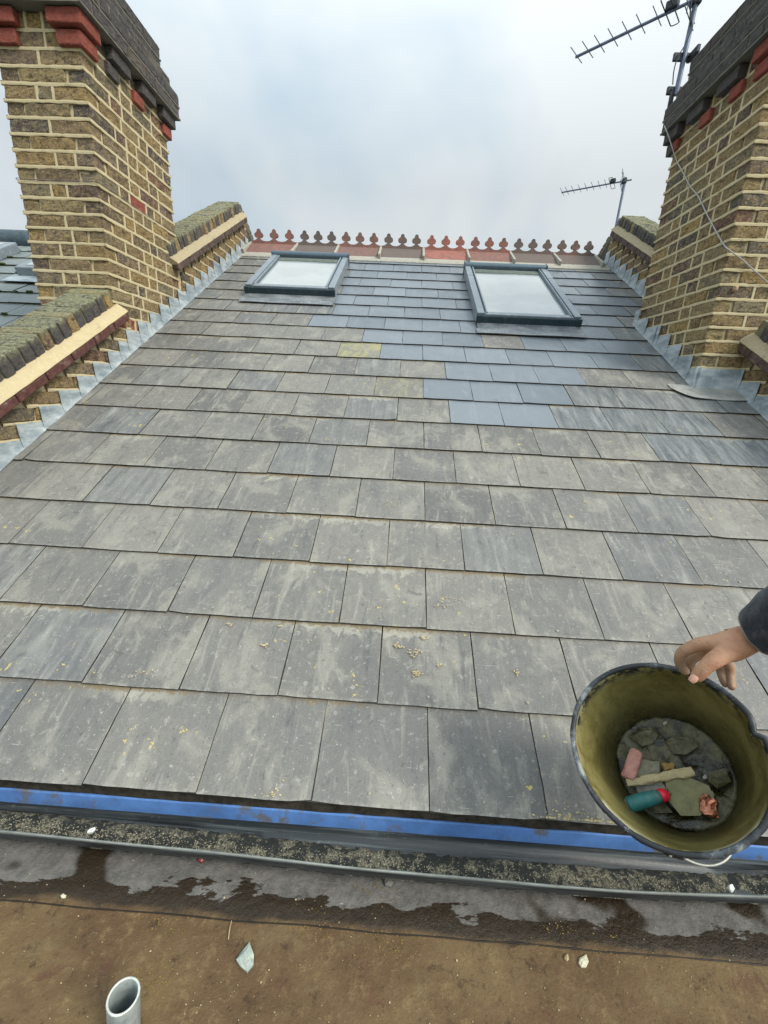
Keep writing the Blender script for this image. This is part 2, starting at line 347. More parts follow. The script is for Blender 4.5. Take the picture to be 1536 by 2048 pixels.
def felt_mat():
    k=M_('wet_roof_felt',.6,.4); gm=k.o.outputs['Object']; sp=k.n('ShaderNodeSeparateXYZ'); k.l(gm,sp.inputs[0]); X,Y=sp.outputs[0],sp.outputs[1]
    n1=k.noise(4.5,6,.65,stretch=(1,1.6,1)); n2=k.noise(28,6,.75); n3=k.noise(130,4,.75); n4=k.noise(7,5,.62,stretch=(1,2.4,1),dist=.3)
    c=k.mix(k.rng(n1,.35,.65),(.105,.062,.029),(.152,.100,.046)); c=k.mix(k.rng(n2,.52,.7,0,.6),c,(.23,.16,.075)); c=k.mix(k.rng(n2,.46,.32,0,.75),c,(.045,.027,.014)); n5=k.noise(11,5,.7,dist=.5); c=k.mix(k.rng(n5,.56,.68,0,.35),c,(.15,.12,.06)); c=k.mix(k.rng(n5,.42,.34,0,.5),c,(.10,.045,.028))
    c=k.mix(k.rng(n3,.62,.72,0,.5),c,(.34,.29,.19))
    wet=k.rng(k.math('ADD',Y,k.math('MULTIPLY',n4,.05)), -.150,-.128)           # dark damp band by the gutter
    c=k.mix(wet,c,k.mix(n2,(.013,.009,.005),(.042,.029,.016)))
    sil=k.math('MULTIPLY', k.rng(k.math('ADD',Y,k.math('MULTIPLY',n4,.20)), -.018,-.012), k.rng(k.noise(3.2,3,.5),.40,.44))
    c=k.mix(k.math('MULTIPLY',sil,wet),c,k.mix(k.rng(n2,.35,.65),(.105,.10,.09),(.17,.16,.145)))   # silt left by a dried puddle
    k.color(c); k.b.inputs['Specular IOR Level'].default_value=.28; k.rough(k.rng(k.math('SUBTRACT',wet,sil),0,1,.75,.34)); k.bump(n2,.8,.008); k.bump(n5,.4,.01); k.bump(n3,.6,.003); return k.m
M_FELT=felt_mat()
def gutter_mat():
    k=M_('black_gutter',.38,.5); n1=k.noise(3,6,.7,stretch=(1,30,30)); n2=k.noise(60,5,.75)
    c=k.mix(k.rng(n1,.45,.7),(.018,.022,.024),(.085,.10,.105)); c=k.mix(k.rng(n2,.6,.75,0,.5),c,(.22,.22,.18)); c=k.mix(k.math('MULTIPLY',k.moss,k.rng(k.noise(6,6,.75,stretch=(1,8,8)),.35,.6,.45,1)),c,k.mix(n2,(.22,.25,.23),(.48,.50,.45)))
    k.color(c); k.rough(k.rng(n1,.3,.7,.3,.6)); k.bump(n2,.2,.002); return k.m
M_GUT=gutter_mat()
def grit_mat():
    k=M_('gutter_grit',.9,.2); n=k.noise(220,4,.8); n2=k.noise(30,4,.7)
    c=k.ramp(n,[(.3,(.02,.02,.018)),(.48,(.085,.08,.058)),(.60,(.25,.235,.17)),(.75,(.46,.43,.33))]); c=k.mix(k.rng(n2,.44,.54,0,.9),c,(.018,.022,.022)); k.color(c); k.bump(n,.8,.004); return k.m
M_GRIT=grit_mat()

# ------------------------------------------------------------------ slates
def slate(mb, x0, x1, s0, L, h0, r, kind=0, moss=0, tilt=T/G, th=.0052):
    nu,nv=5,6; s1=s0+L; a=rnd(-.0016,.0016); sk=rnd(-.0025,.0025); chL=rnd(.002,.006) if rnd()<.05 else 0; chR=rnd(.002,.006) if rnd()<.05 else 0; dz=rnd(-.0006,.0012); cs=rnd(0,10)
    vs=[];uv=[]
    for b in (0,1):
        for j in range(nv+1):
            for i in range(nu+1):
                u,v=i/nu,j/nv; x=x0+(x1-x0)*u; s=s0+L*v
                if j==0: s += nz((x*23+cs,s*5,0))*.0022 + sk*(u-.5)
                if j==0 and i==0: s += chL; x += chL*.4
                if j==0 and i==nu: s += chR; x -= chR*.4
                if i in (0,nu): x += nz((s*19+cs,x,3))*.0022
                if j==0 and i in(0,nu) and b==0: s += rnd(0,.003)
                h=h0+dz-tilt*(s-s0)+a*(u-.5)+nz((x*6+cs,s*6,1))*.0012 - b*th
                vs.append(RP(x,s,h)); uv.append((x-x0+ (0 if b==0 else .001), s-s0))
    M=(nu+1)*(nv+1); fs=[(j*(nu+1)+i,j*(nu+1)+i+1,(j+1)*(nu+1)+i+1,(j+1)*(nu+1)+i) for j in range(nv) for i in range(nu)]
    rim=[i for i in range(nu+1)]+[j*(nu+1)+nu for j in range(1,nv+1)]+[nv*(nu+1)+i for i in range(nu-1,-1,-1)]+[j*(nu+1) for j in range(nv-1,0,-1)]
    mb.add(vs,fs,(r,kind,moss),uv)
    o=len(mb.v)-len(vs); e_=[(p+o,q+o,q+M+o,p+M+o) for p,q in zip(rim,rim[1:]+rim[:1])]; mb.f+=e_; mb.mi+=[1]*len(e_)
def is_new(r, x):
    """which slates are recent replacements, from the photograph: x is the slate's centre"""
    lim={7:(.62,1.25),8:(.40,1.35),9:(.36,1.55),10:(.02,1.75),11:(-.22,2.0),12:(-.60,1.95),13:(-.42,1.9),14:(-.42,2.25),15:(-.42,2.2),16:(-.42,2.2),17:(-.42,2.3),18:(-.42,2.1),19:(-.42,2.1)}
    if r==13 and -1.35<x<-1.15: return True
    if r==8 and -.06<x<.2: return False
    if r in lim and lim[r][0]<x<lim[r][1]: return True
    return False
roof=thing('slate_roof','sloping natural slate roof of grey weathered and newer blue slates between two brick walls','roof')
old, new = MB(), MB()
XL, XR = -1.675, 2.43
under=MB()
for r in range(0,20):
    ph=.055 if r%2==0 else .205
    k0=math.floor((XL-ph)/W); x=ph+k0*W
    while x<XR:
        a,b=max(x,XL),min(x+W,XR); xc=(x+x+W)/2
        if b-a>.03 and not (r<9 and a>2.36):
            g=rnd(.0025,.0048); nw=is_new(r,xc); L=.47 if r<18 else (.33 if r==18 else .24)
            if (r==12 and .62<xc<.80) or (r==11 and .73<xc<1.2): nw=False
            kd=0
            if not nw:
                if r in(7,8,9,10,11,12) and xc>1.2: kd=rnd(.6,1)
                elif r==6 and xc>1.45: kd=1
                elif r>12 and xc>1.6: kd=rnd(.3,.9)
                elif r==13 or (r==8 and 0<xc<.2): kd=rnd(.3,.7)
                elif rnd()<.12: kd=rnd(.3,.6)
            if r==9 and xc>1.55: kd=0
            if r==7 and xc>2.0: kd=0
            mo=1 if (r==10 and -.25<xc<.05) else (.35 if (r==8 and .2<xc<.5) else 0)
            slate(new if nw else old, a+g*.5, b-g*.5, r*G+rnd(-.0020,.0020), L, 0, (rnd() if r>1 else random.choice([rnd(0,.14),rnd(.42,.62)])), kd, mo)
        x+=W
for i in range(14):   # doubled eaves course
    a=XL+i*.3+.12; slate(under, a, a+.298, .003, .25, -.0095, rnd(), .2)
M_EDGE=simple('slate_broken_edge',(.055,.055,.052),.85,0,.2,.5,60)
old.build('weathered_slates',[M_SLATE,M_EDGE],roof)['label']='grey weathered slates with lichen and pale streaks'
new.build('new_slates',[M_NEW,M_EDGE],roof)['label']='newer smooth blue-grey slates in the upper middle of the roof'
under.build('eaves_course',[M_SLATE,M_EDGE],roof)
mb=MB()
mb.prism([RP(XL,.02,-.05),RP(XL,5.2,-.05),RP(XL,5.2,-.09),RP(XL,.02,-.09)],(XR-XL,0,0)); mb.build('roof_deck',simple('dark_underlay',(.03,.03,.03),.9),roof)
mb=MB()   # small hooks and rivets at the slate tails
for r in range(0,12):
    ph=.055 if r%2==0 else .205
    for k in range(-7,9):
        x=ph+k*W+W*.5+rnd(-.01,.01)
        if XL+.1<x<2.3 and rnd()<.8:
            c=RP(x,r*G+.022+rnd(0,.01),.0016); a=rnd(0,6.28); n=10
            vs=[c+NR*.0012]+[c+Vector((math.cos(a+6.283*i/n),0,0))*.0042+SR*math.sin(a+6.283*i/n)*.0042 for i in range(n)]
            mb.add(vs,[(0,i+1,(i+1)%n+1) for i in range(n)])
mb.build('slate_rivets',M_RIVET,roof)
# mortar silt and lichen lumps on the bottom courses
M_CRUST=mortar_mat('mortar_droppings',(.38,.31,.16),(.56,.48,.30))
mb=MB()
def rpx(px,py):
    r=ray(px,py); q=CP+r*(-(CP.dot(NR))/r.dot(NR)); return q.x, q.dot(SR)
for (px,py,rr,n) in [(795,1292,.016,16),(828,1306,.02,34),(850,1275,.012,12),(833,1345,.016,30),(880,1330,.008,8),(530,1290,.012,14),(560,1252,.007,6),(1040,1345,.016,12),(1172,1005,.02,8),(905,1200,.03,12),(885,1212,.02,8),(545,1588,.03,16),(1118,1640,.045,40),(1185,1650,.05,50),(1230,1655,.03,20),(135,855,.04,14),(150,845,.03,10),(280,1345,.03,10),(460,1248,.012,8),(1025,1070,.008,5),(780,1008,.03,8)]:
    x,q0=rpx(px,py)
    for i in range(n):
        e=rnd(.0012,.0036); c=RP(x+random.gauss(0,rr*.6),max(.006,q0+random.gauss(0,rr*.35)),.0006)
        mb.rbox(c,(e*1.4,e*rnd(-.5,.5),0),SR*e,NR*(e*.35),r=e*.8,n=(2,2,1),amp=.0016,fr=160,seed=i)
mb.build('mortar_droppings',M_CRUST,roof)

# ridge tiles with club-shaped finials
def ridge_tile(x0, x1, r, k):
    mb=MB(); APX=RP(0,5.36,.05); ay,az=APX.y,APX.z; base=RP(0,5.045,.018); by,bz=base.y,base.z; th=.016
    n=10
    def wing(u,v,sg):
        y=by+(ay-by)*v; z=bz+(az-bz)*v+math.sin(v*math.pi)*.006
        return Vector((x0+.006+(x1-x0-.012)*u, y if sg>0 else 2*ay-y, z+nz((u*4+x0*9,v*3,sg))*.002))
    for sg in (1,-1):
        mb.slab(lambda u,v:wing(u,v,sg),n,5,th,(0,-.5*sg,.86),d=(r,k,0))
    # crest plate
    p=(x1-x0-.01)/3; X0=x0+.005; pts=[]
    def fin(c):
        o=[]
        for i in range(6):                       # concave sweep up to the neck, left
            t=i/5; o.append((c-p*.5+(p*.5-.013)*t, .018+.030*(t**2.6)))
        def arc(cx,cz,rr,a0,a1,nn=7):
            return [(cx+rr*math.cos(math.radians(a0+(a1-a0)*i/nn)),cz+rr*math.sin(math.radians(a0+(a1-a0)*i/nn))) for i in range(nn+1)]
        o += arc(c-.026,.080,.025,-80,-255)
        o += arc(c,.122,.0215,-165-0,-375,8)
        o += arc(c+.026,.080,.025,75,-100)
        for i in range(6):
            t=1-i/5; o.append((c+p*.5-(p*.5-.013)*t, .018+.030*(t**2.6)))
        return o
    for q in range(3): pts += fin(X0+p*(q+.5))
    clean=[pts[0]]
    for a in pts[1:]:
        if (abs(a[0]-clean[-1][0])+abs(a[1]-clean[-1][1]))>.0008: clean.append(a)
    poly=[(X0,-.03)]+clean+[(X0+3*p,-.03)]
    # build as a triangulated prism
    V=[Vector((a,0,b)) for a,b in poly]; F=[tuple(t) for t in tessellate_polygon([[Vector((a,b,0)) for a,b in poly]])]
    nV=len(V); t2=.011
    vs=[Vector((v.x,ay-t2,az+v.z)) for v in V]+[Vector((v.x,ay+t2,az+v.z)) for v in V]
    ds=[(r,k*.8,min(1,max(0,(v.z-.06)/.09))*k) for v in V]*2
    N_=len(poly); fs=F+[tuple(i+nV for i in t[::-1]) for t in F]+[(i,(i+1)%N_,(i+1)%N_+nV,i+nV) for i in range(N_)]
    mb.add(vs,fs,ds)
    return mb.build('ridge_tile',M_TERRA,roof)
RXS=[-1.63,-1.085,-.605,-.115,.375,.875,1.365,1.86,2.32]
DK=[.3,.9,.4,.65,.1,.3,.65,.6]; RN=[.6,.1,.7,.3,.95,.6,.25,.35]
for i in range(8): ridge_tile(RXS[i],RXS[i+1],RN[i],DK[i])
mb=MB(); 
def bedf(u,v):
    x=-1.66+4.05*u; s=4.985+.085*v+nz((x*14,0,0))*.006*(1-v)
    return RP(x,s,.004+.020*v**.6+nz((x*30,v*3,2))*.003)
mb.slab(bedf,160,5,.03,NR); 
for x in RXS: mb.rbox((x,RP(0,5.2,.042).y,RP(0,5.2,.042).z),(.013,0,0),SR*.17,NR*.022,r=.006,n=(1,8,1),amp=.003,fr=30)
mb.build('ridge_bedding',M_BED,roof)
# the back slope
mb=MB(); ay=RP(0,5.36,.03).y; az=RP(0,5.36,.03).z
mb.box((.38,ay+2.3,az-.06-2.3*ST/CT),(2.05,0,0),(0,2.3,-2.3*ST/CT),(0,.01,.02)); mb.build('rear_slope',M_NSL,roof)

# ------------------------------------------------------------------ eaves board and gutter (parts of the roof's edge)
mb=MB(); mb.rbox((.3,.024,-.0965),(2.2,0,0),(0,.011,0),(0,0,.0445),r=.003,n=(80,1,3),amp=.0012,fr=9)
mb.build('fascia_board',M_BLUE,roof)['label']='bright blue painted board under the slate edge'
mb=MB(); mb.rbox((.3,.0405,-.0325),(2.2,0,0),(0,.0245,0),(0,0,.0195),r=.003,n=(120,1,1),amp=.002,fr=16); mb.build('eaves_batten',simple('near_black_batten',(.035,.03,.022),.9,0,.2,.5,40),roof)  # near-black strip filling the gap between slate edge and blue board
gut=thing('gutter','long black gutter with grit and moss debris along the foot of the slates','gutter')
prof=[(.0105,-.097),(.009,-.102),(.002,-.111),(-.014,-.119),(-.040,-.124),(-.066,-.120),(-.084,-.108),(-.093,-.092),(-.098,-.076),(-.102,-.068),(-.105,-.067),(-.107,-.072),(-.105,-.080),(-.101,-.095),(-.090,-.115),(-.068,-.128),(-.040,-.132),(-.012,-.127),(.007,-.117),(.0128,-.106),(.0128,-.097)]
mb=MB(); nx=160; n=len(prof); vs=[];ds=[];x0,x1=-1.9,2.5
def gw(x): return (.024*(.5-x)/1.2 if x<.5 else .014*((x-.5)/.65)**2)+nz((x*3,0,9))*.003
for i in range(nx+1):
    x=x0+(x1-x0)*i/nx
    for j,(y,z) in enumerate(prof): vs.append(Vector((x,y+(gw(x) if y<0 else 0),z))); ds.append((.5,0,1 if 7<=j<=10 else (.7 if j==6 else (.35 if j==5 else 0))))
fs=[(i*n+j,i*n+(j+1)%n,(i+1)*n+(j+1)%n,(i+1)*n+j) for i in range(nx) for j in range(n)]
fs += [tuple(range(n)), tuple(nx*n+j for j in range(n))[::-1]]
mb.add(vs,fs,ds); mb.build('trough',M_GUT,gut,smooth=True,ang=50)
mb=MB()
def silt(u,v):
    x=x0+.01+(x1-x0-.02)*u; y=-.086+.07*v; amt=.006+.007*nz((x*5,3,0))+.003*nz((x*19,1,0))+(.007 if x<-.25 else 0)
    z=-.1225+amt*math.sin(min(1,max(0,v))*math.pi)**.6+.012*(max(0,.35-v))**2*6+nz((x*60,y*60,0))*.003+nz((x*25,y*25,4))*.003
    if v<=0 or v>=1: z-=.01
    return Vector((x,y+gw(x),z))
mb.grid(silt,420,14); mb.build('grit_bed',M_GRIT,gut,smooth=True)['label']='pale sandy grit lying in the bottom of the gutter'
mb=MB()
for i in range(2200):
    x=rnd(-1.1,1.6)
    if rnd()<.4: x=rnd(-1,-.05)
    y=random.gauss(-.060,.010)
    if not -.085<y<-.02: continue
    e=rnd(.0004,.0013); p=silt((x-x0-.01)/(x1-x0-.02),(y+.086)/.07); mb.rbox(p+Vector((0,0,e*.4)),(e*1.3,e*rnd(-.5,.5),0),(0,e,0),(0,0,e*.7),r=e*.6,n=(1,1,1),amp=e*.4,fr=300,seed=i,d=(rnd(),0,0))
g_=mb.build('grit_grains',simple('grit_grains',(.30,.27,.19),.9,0,.2,.5,150),gut); g_['kind']='stuff'
for px,py in [(183,1660),(1462,1776)]:
    mb=MB(); c=CP+ray(px,py)*(( -.062-CP.z)/ray(px,py).z); mb.rbox(c,(.007,.002,0),(0,.006,.001),(0,0,.004),r=.003,n=(2,2,2),amp=.003,fr=90,seed=px)
    tag(mb.build('pebble',simple('pebble_white',(.62,.63,.58),.7),None),'pale pebble on the gutter lip near the left edge' if px<500 else 'pale pebble on the gutter lip below the bucket','pebble')

# ------------------------------------------------------------------ brickwork helpers
def ribbon(mb, p0, dv, L, zc, hh, outn, proud, up=Vector((0,0,1)), seed=0, d=(.5,0,0)):
    """wobbly bed or perpend joint standing slightly proud"""
    n=max(2,int(L/.028)); vs=[]
    for i in range(n+1):
        q=p0+dv*(L*i/n); w1=hh*(1+.55*nz((q.x*31+seed,q.y*21,zc*9))); w2=hh*(1+.55*nz((q.x*31,q.y*31+seed,zc*9+7))); pr=proud*(1+.6*nz((q.x*12,q.y*12,zc*15+seed)))
        b=q+up*zc
        vs += [b-up*w2-outn*.008, b-up*w2*.9+outn*pr*.7, b+outn*pr*1.25, b+up*w1*.9+outn*pr*.8, b+up*w1-outn*.008]
    fs=[(i*5+j,i*5+j+1,(i+1)*5+j+1,(i+1)*5+j) for i in range(n) for j in range(4)]
    mb.add(vs,fs,d)
GA=.0793
def face_course(mb, mm, p0, dv, L, z, outn, owns, c, kindf=None, proud=.0, red=.05, hdr=False, depth=.1, soot=False, jw=.0145):
    """one course of Flemish bond on one face; p0 at z=0 level"""
    a,b=(0,L) if owns else (.108,L-.108)
    seq=[]; run=b-a; t=0; s_=True if c%2==0 else True
    while t<run-.05:
        l=.112 if hdr else (.2265 if s_ else .112); seq.append(l*rnd(.93,1.07)); t+=seq[-1]; s_=(not s_) if rnd()<.8 else s_
    k=run/t if seq else 1; q=a
    for i,l in enumerate(seq):
        l*=k; r=rnd(); kd=0
        if kindf: kd=kindf(p0+dv*(q+l/2))
        elif soot: kd=.4
        elif rnd()<red: kd=1
        if kd is not None:
            cc=p0+dv*(q+l/2)+Vector((0,0,z+GA/2))-outn*(depth/2-proud)
            mb.rbox(cc,dv*(l/2-jw/2),outn*(depth/2),Vector((0,0,GA/2-.0075)),r=.006,n=(6,1,3),amp=.0060,fr=28,d=(r,kd,0),seed=rnd(0,50))
            if i>0 and mm is not None: ribbon(mm,p0+dv*q+Vector((0,0,z)),Vector((0,0,1)),GA,0,jw/2+.0008,outn,.0004+proud,up=dv,seed=rnd(0,9))
        q+=l
def chimney(name,label,x0,x1,y0,y1,zb,front_dents,side_dents,side_sign,group):
    t=thing(name,label,'chimney',group=group); bk,mo,so_,sm=MB(),MB(),MB(),MB()
    Z0=2.737; nb=int(round((Z0-zb)/GA)); zb=Z0-nb*GA
    def faces(x0,x1,y0,y1): return [(Vector((x0,y0,0)),Vector((1,0,0)),x1-x0,Vector((0,-1,0)),0),(Vector((x1,y0,0)),Vector((0,1,0)),y1-y0,Vector((1,0,0)),1),(Vector((x1,y1,0)),Vector((-1,0,0)),x1-x0,Vector((0,1,0)),0),(Vector((x0,y1,0)),Vector((0,-1,0)),y1-y0,Vector((-1,0,0)),1)]
    for c in range(nb+2):
        z=zb+c*GA; 
        for (p,dv,L,o,par) in faces(x0,x1,y0,y1):
            face_course(bk,mo,p,dv,L,z,o,(c+par)%2==0,c,red=.006)
            ribbon(mo,p-dv*.003,dv,L+.006,z,.0088,o,.0016,seed=c*3.3+par)
    mo.box(((x0+x1)/2,(y0+y1)/2,(zb+Z0+.16)/2),((x1-x0)/2-.012,0,0),(0,(y1-y0)/2-.012,0),(0,0,(Z0+.16-zb)/2))
    bk.build('stack',M_BRICK,t); mo.build('pointing',M_MORT,t)
    # corbelled head
    for row,(ov,kd) in enumerate([(.026,1),(.050,.4)]):
        z=Z0+row*GA
        for (p,dv,L,o,par) in faces(x0,x1,y0,y1):
            spans=front_dents[row] if par==0 else side_dents[row]
            for (a,b) in spans:
                if dv.x<0 or dv.y<0: a,b=L-b,L-a
                ends=[]
                cc=p+dv*((a+b)/2)+Vector((0,0,z+GA/2))+o*(ov-.055)
                kk=kd; cn_=(par==0) or (min(a,b)<0 if not (dv.x<0 or dv.y<0) else max(a,b)>L)
                if cn_ and dv.x>=0: kk=1
                so_.rbox(cc,dv*((b-a)/2-.003),o*.055,Vector((0,0,GA/2-.006)),r=.006,n=(3,2,2),amp=.003,fr=26,d=(rnd(),kk if (cn_ or rnd()<.75) else .4,0),seed=rnd(0,40))
    z=Z0+2*GA
    for (ov,cs) in ((.076,2),(.040,1),(.0,2)):
        for q in range(cs):
            fx=faces(x0-ov,x1+ov,y0-ov,y1+ov)
            for (p,dv,L,o,par) in fx:
                face_course(so_,None,p,dv,L,z,o,(q+par)%2==0,q,soot=True,jw=.010,depth=.11)
                ribbon(sm,p-dv*.001,dv,L+.002,z+(.0 if q else .004),.006,o,-.0015,seed=z)
            sm.box(((x0+x1)/2,(y0+y1)/2,z+GA/2),((x1-x0)/2+ov-.007,0,0),(0,(y1-y0)/2+ov-.007,0),(0,0,GA/2-.0007))
            z+=GA
    so_.build('corbelled_head',M_BRICK,t)['label']='dark sooty corbelled brick head with red dentil bricks'
    def fl(u,v):
        a=(u-.5)*2; b=(v-.5)*2; e=max(abs(a),abs(b)); h=.10*(1-e**2)
        return Vector(((x0+x1)/2+a*((x1-x0)/2+.0),(y0+y1)/2+b*((y1-y0)/2),z-.01+h+nz((a*3,b*3,x0))*.012))
    sm.grid(fl,16,20); sm.build('flaunching',M_SOOTM,t)
    return t
sideD=[[(-.026,.115),(.195,.305),(.455,.572),(.845,.926)],[(-.05,.12),(.215,.40),(.515,.685),(.775,.95)]]
chimney('brick_chimney','tall yellow stock brick chimney at the left with bright red corner bricks under its head','x',0,0,0,0,0,0,0,0) if False else None
chimney('brick_chimney','tall narrow yellow brick chimney at the left with bright red corner bricks below its head',-2.15,-1.66,2.085,2.985,.75,
        [[(-.026,.15),(.372,.516)],[(-.05,.17),(.345,.54)]],sideD,1,'chimneys either side of the roof')
chimney('brick_chimney','wide brick chimney at the right carrying the large aerial and a loose cable',2.10,3.05,2.10,2.985,.85,
        [[(-.026,.12),(.235,.35),(.47,.59),(.70,.81),(.86,.976)],[(-.05,.13),(.22,.38),(.46,.62),(.68,.80),(.85,1.0)]],sideD,-1,'chimneys either side of the roof')

# ------------------------------------------------------------------ parapet walls with brick-on-edge coping
def parapet(label, X, sg, s0, s1, H, lower, ridge_end=False, lead_runs=None, tooth=(.135,.072), zoff=0.0, seed=0):
    """X = inner face, sg = +1 when the roof lies on the +X side of the face"""
    t=thing('parapet_wall',label,'wall',group='brick walls beside the roof'); i_=Vector((sg,0,0)); TW=.24
    bk,mo,cp,fi,rd,ld=MB(),MB(),MB(),MB(),MB(),MB()
    h0=H-.185                                   # underside of the red course
    ns=int((s1-s0)/.0775)
    for k in range(ns):                         # coping: bricks on edge laid across the wall
        s=s0+(k+.5)*.0775+rnd(-.002,.002); hh=.048+rnd(-.0015,.001); ti=rnd(-.03,.03)
        ss=(SR+NR*ti).normalized(); nn=(NR-SR*ti).normalized()
        ex=TW/2+rnd(-.004,.004)
        cp.rbox(RP(X-sg*(TW/2-.004)+rnd(-.003,.003),s,H-.048),Vector((ex,0,0)),ss*.0345,nn*hh,r=.008,n=(7,3,3),amp=.006,fr=20,d=(rnd(),.4 if rnd()<.72 else 0,0),seed=rnd(0,50),moss=lambda l,h=hh:max(0,min(1,(l.z-h*.55)/(h*.4)))*1.0)
    cp.prism([RP(X-sg*.008,s0+.01,H-.0035),RP(X-sg*.008,s1-.01,H-.0035),RP(X-sg*.008,s1-.01,H-.10),RP(X-sg*.008,s0+.01,H-.10)],(-sg*(TW-.016),0,0),d=(.9,0,0),mi=1)
    cp.build('coping',[M_BRICK,mortar_mat('lichened_mortar',(.12,.12,.075),(.26,.26,.16),(.06,.06,.04))],t)['label']='row of mossy dark bricks on edge along the wall top'
    P0=[(X-sg*.02,H-.088),(X+sg*.002,H-.090),(X+sg*.022,H-.102),(X+sg*.050,H-.124),(X+sg*.058,H-.134),(X+sg*.052,H-.140),(X-sg*.02,H-.140)]
    n=len(P0); ms=int((s1-s0)/.03); vs=[]
    for k in range(ms+1):
        s=s0+(s1-s0)*k/ms
        for j,(x,h) in enumerate(P0): vs.append(RP(x+nz((s*9,j,seed))*.003,s,h+nz((s*11,j*2,seed+4))*.0035+(-.004 if abs((s*2.3+seed)%1-.5)<.02 and j in(1,2,3) else 0)))
    fs=[(k*n+j,k*n+(j+1)%n,(k+1)*n+(j+1)%n,(k+1)*n+j) for k in range(ms) for j in range(n)]+[tuple(range(n)),tuple(ms*n+j for j in range(n))[::-1]]
    fi.add(vs,fs); fi.build('mortar_fillet',M_FILL if (lower and sg>0) else M_FILL2,t,smooth=True,ang=40)['label']='pale cream mortar fillet sloping under the coping'
    k=0; s=s0
    while s<s1-.02:
        l=min(.225,s1-s); rd.rbox(RP(X+sg*.006,s+l/2,H-.163),Vector((.048,0,0)),SR*(l/2-.004),NR*.0235,r=.007,n=(2,4,1),amp=.003,fr=25,d=(rnd(),.8 if lower else .4,0),seed=rnd(0,30)); s+=l
    rd.build('oversailing_course',simple('dull_red_brick',(.105,.045,.038) if (lower and sg>0) else (.09,.062,.052),.8,0,.25,.3,30,dirt=(.25,.2,.16),bump=.5),t)
    # core and horizontal brick courses under the oversailing course
    mo.prism([RP(X-sg*.012,s0,h0+.02),RP(X-sg*.012,s1,h0+.02),RP(X-sg*.012,s1,-.25),RP(X-sg*.012,s0,-.25)],(-sg*(TW-.03),0,0))
    za=RP(0,s0,-.1).z; c=0; z=math.floor((za-zoff)/GA)*GA+zoff
    Ya,Yb=RP(0,s0,0).y,RP(0,s1,0).y
    while z<RP(0,s1,h0).z:
        ya=(z+GA*.95-(h0+.012)/CT)/(ST/CT); yb=(z+.07/CT)/(ST/CT)+.02
        ya=max(ya,Ya); yb=min(yb,Yb)
        if yb-ya>.04:
            L=yb-ya; n=max(1,round(L/.2)); q=ya
            for i in range(n):
                l=L/n*(1+(.12 if (i+c)%2 else -.12 if n>1 else 0)); 
                if i==n-1: l=yb-q
                bk.rbox((X-sg*.03,q+l/2,z+GA/2),(.033,0,0),(0,l/2-.007,0),(0,0,GA/2-.008),r=.007,n=(2,3,2),amp=.004,fr=24,d=(rnd(),0,0),seed=rnd(0,40))
                q+=l
            ribbon(mo,Vector((X,ya+.01,0)),Vector((0,1,0)),max(.05,L-.075),z,.009,i_,.004,seed=c)
        z+=GA; c+=1
    bk.build('brick_courses',M_BRICK,t); mo.build('pointing',M_MORT,t)
    # stepped lead flashing, in overlapping lengths
    for (la,lb) in (lead_runs or [(s0,s1)]):
        lead_run(ld,X+sg*.0085,sg,la,lb,zoff,tooth)
    ld.build('stepped_flashing',M_LEAD,t)['label']='stepped blue-grey lead flashing at the edge of the slates'
    return t
def lead_run(ld, X, sg, s0, s1, zoff, tooth, lift=0.0):
    """stepped flashing on the plane x=X from s0 to s1: each tooth is a quad standing on the slope, with real thickness and curled lip"""
    y=RP(0,s0,0).y; y1=RP(0,s1,0).y
    zt=lambda yy:yy*ST/CT
    def lev(yy):  # z of horizontal top edge for this y
        z=(zt(yy)+tooth[0]/CT); return math.floor((z-zoff)/GA+1e-6)*GA+zoff
    ys=[y]; 
    z=lev(y+1e-5)
    while True:
        yn=((z+GA)-tooth[0]/CT)/(ST/CT)
        if yn>=y1: break
        ys.append(yn); z+=GA
    ys.append(y1); z=lev(y+1e-5)
    for a,b in zip(ys,ys[1:]):
        if b-a<.006: z+=GA; continue
        cw=rnd(.001,.0035); nn=4
        def fn(u,v,a=a,b=b,z=z):
            yy=a+(b-a)*u - (.010*v*(1-u))
            lo=zt(yy)-.004; p=lo+(z-lo)*v
            off=lift+ cw*(1-u)**3*v + nz((yy*8,p*8,2))*.004*v + .010*(1-v)**3
            if v>.99: p+=nz((yy*30,1,1))*.003; off+=-.002
            return Vector((X+sg*(.001+off),yy,p))
        ld.slab(fn,nn,5,.0022,(sg,0,0))
        z+=GA
    return
ZO=2.737-28*GA   # bed levels shared by walls and chimneys
parapet('mossy brick wall end at the lower left beside the near slates, below the left chimney',-1.66,1,-.10,2.56,.384,True,lead_runs=[(-.1,.55),(.552,1.42),(1.422,2.36)],tooth=(.105,.04),zoff=ZO+.01,seed=1)
pu=parapet('brick wall top rising from behind the left chimney to the ridge',-1.66,1,3.42,5.30,.448,False,lead_runs=[(3.42,4.2),(4.202,5.3)],zoff=ZO,seed=2)
parapet('brick wall piece with cream fillet at the right edge in front of the right chimney',2.36,-1,-.10,2.52,.384,True,lead_runs=[(-.1,.9),(.902,2.37)],tooth=(.12,.06),zoff=ZO,seed=3)
pr_=parapet('brick wall top between the right chimney and the right end of the ridge',2.44,-1,3.42,5.30,.448,False,lead_runs=[(3.4,4.3),(4.302,5.3)],zoff=ZO,seed=4)
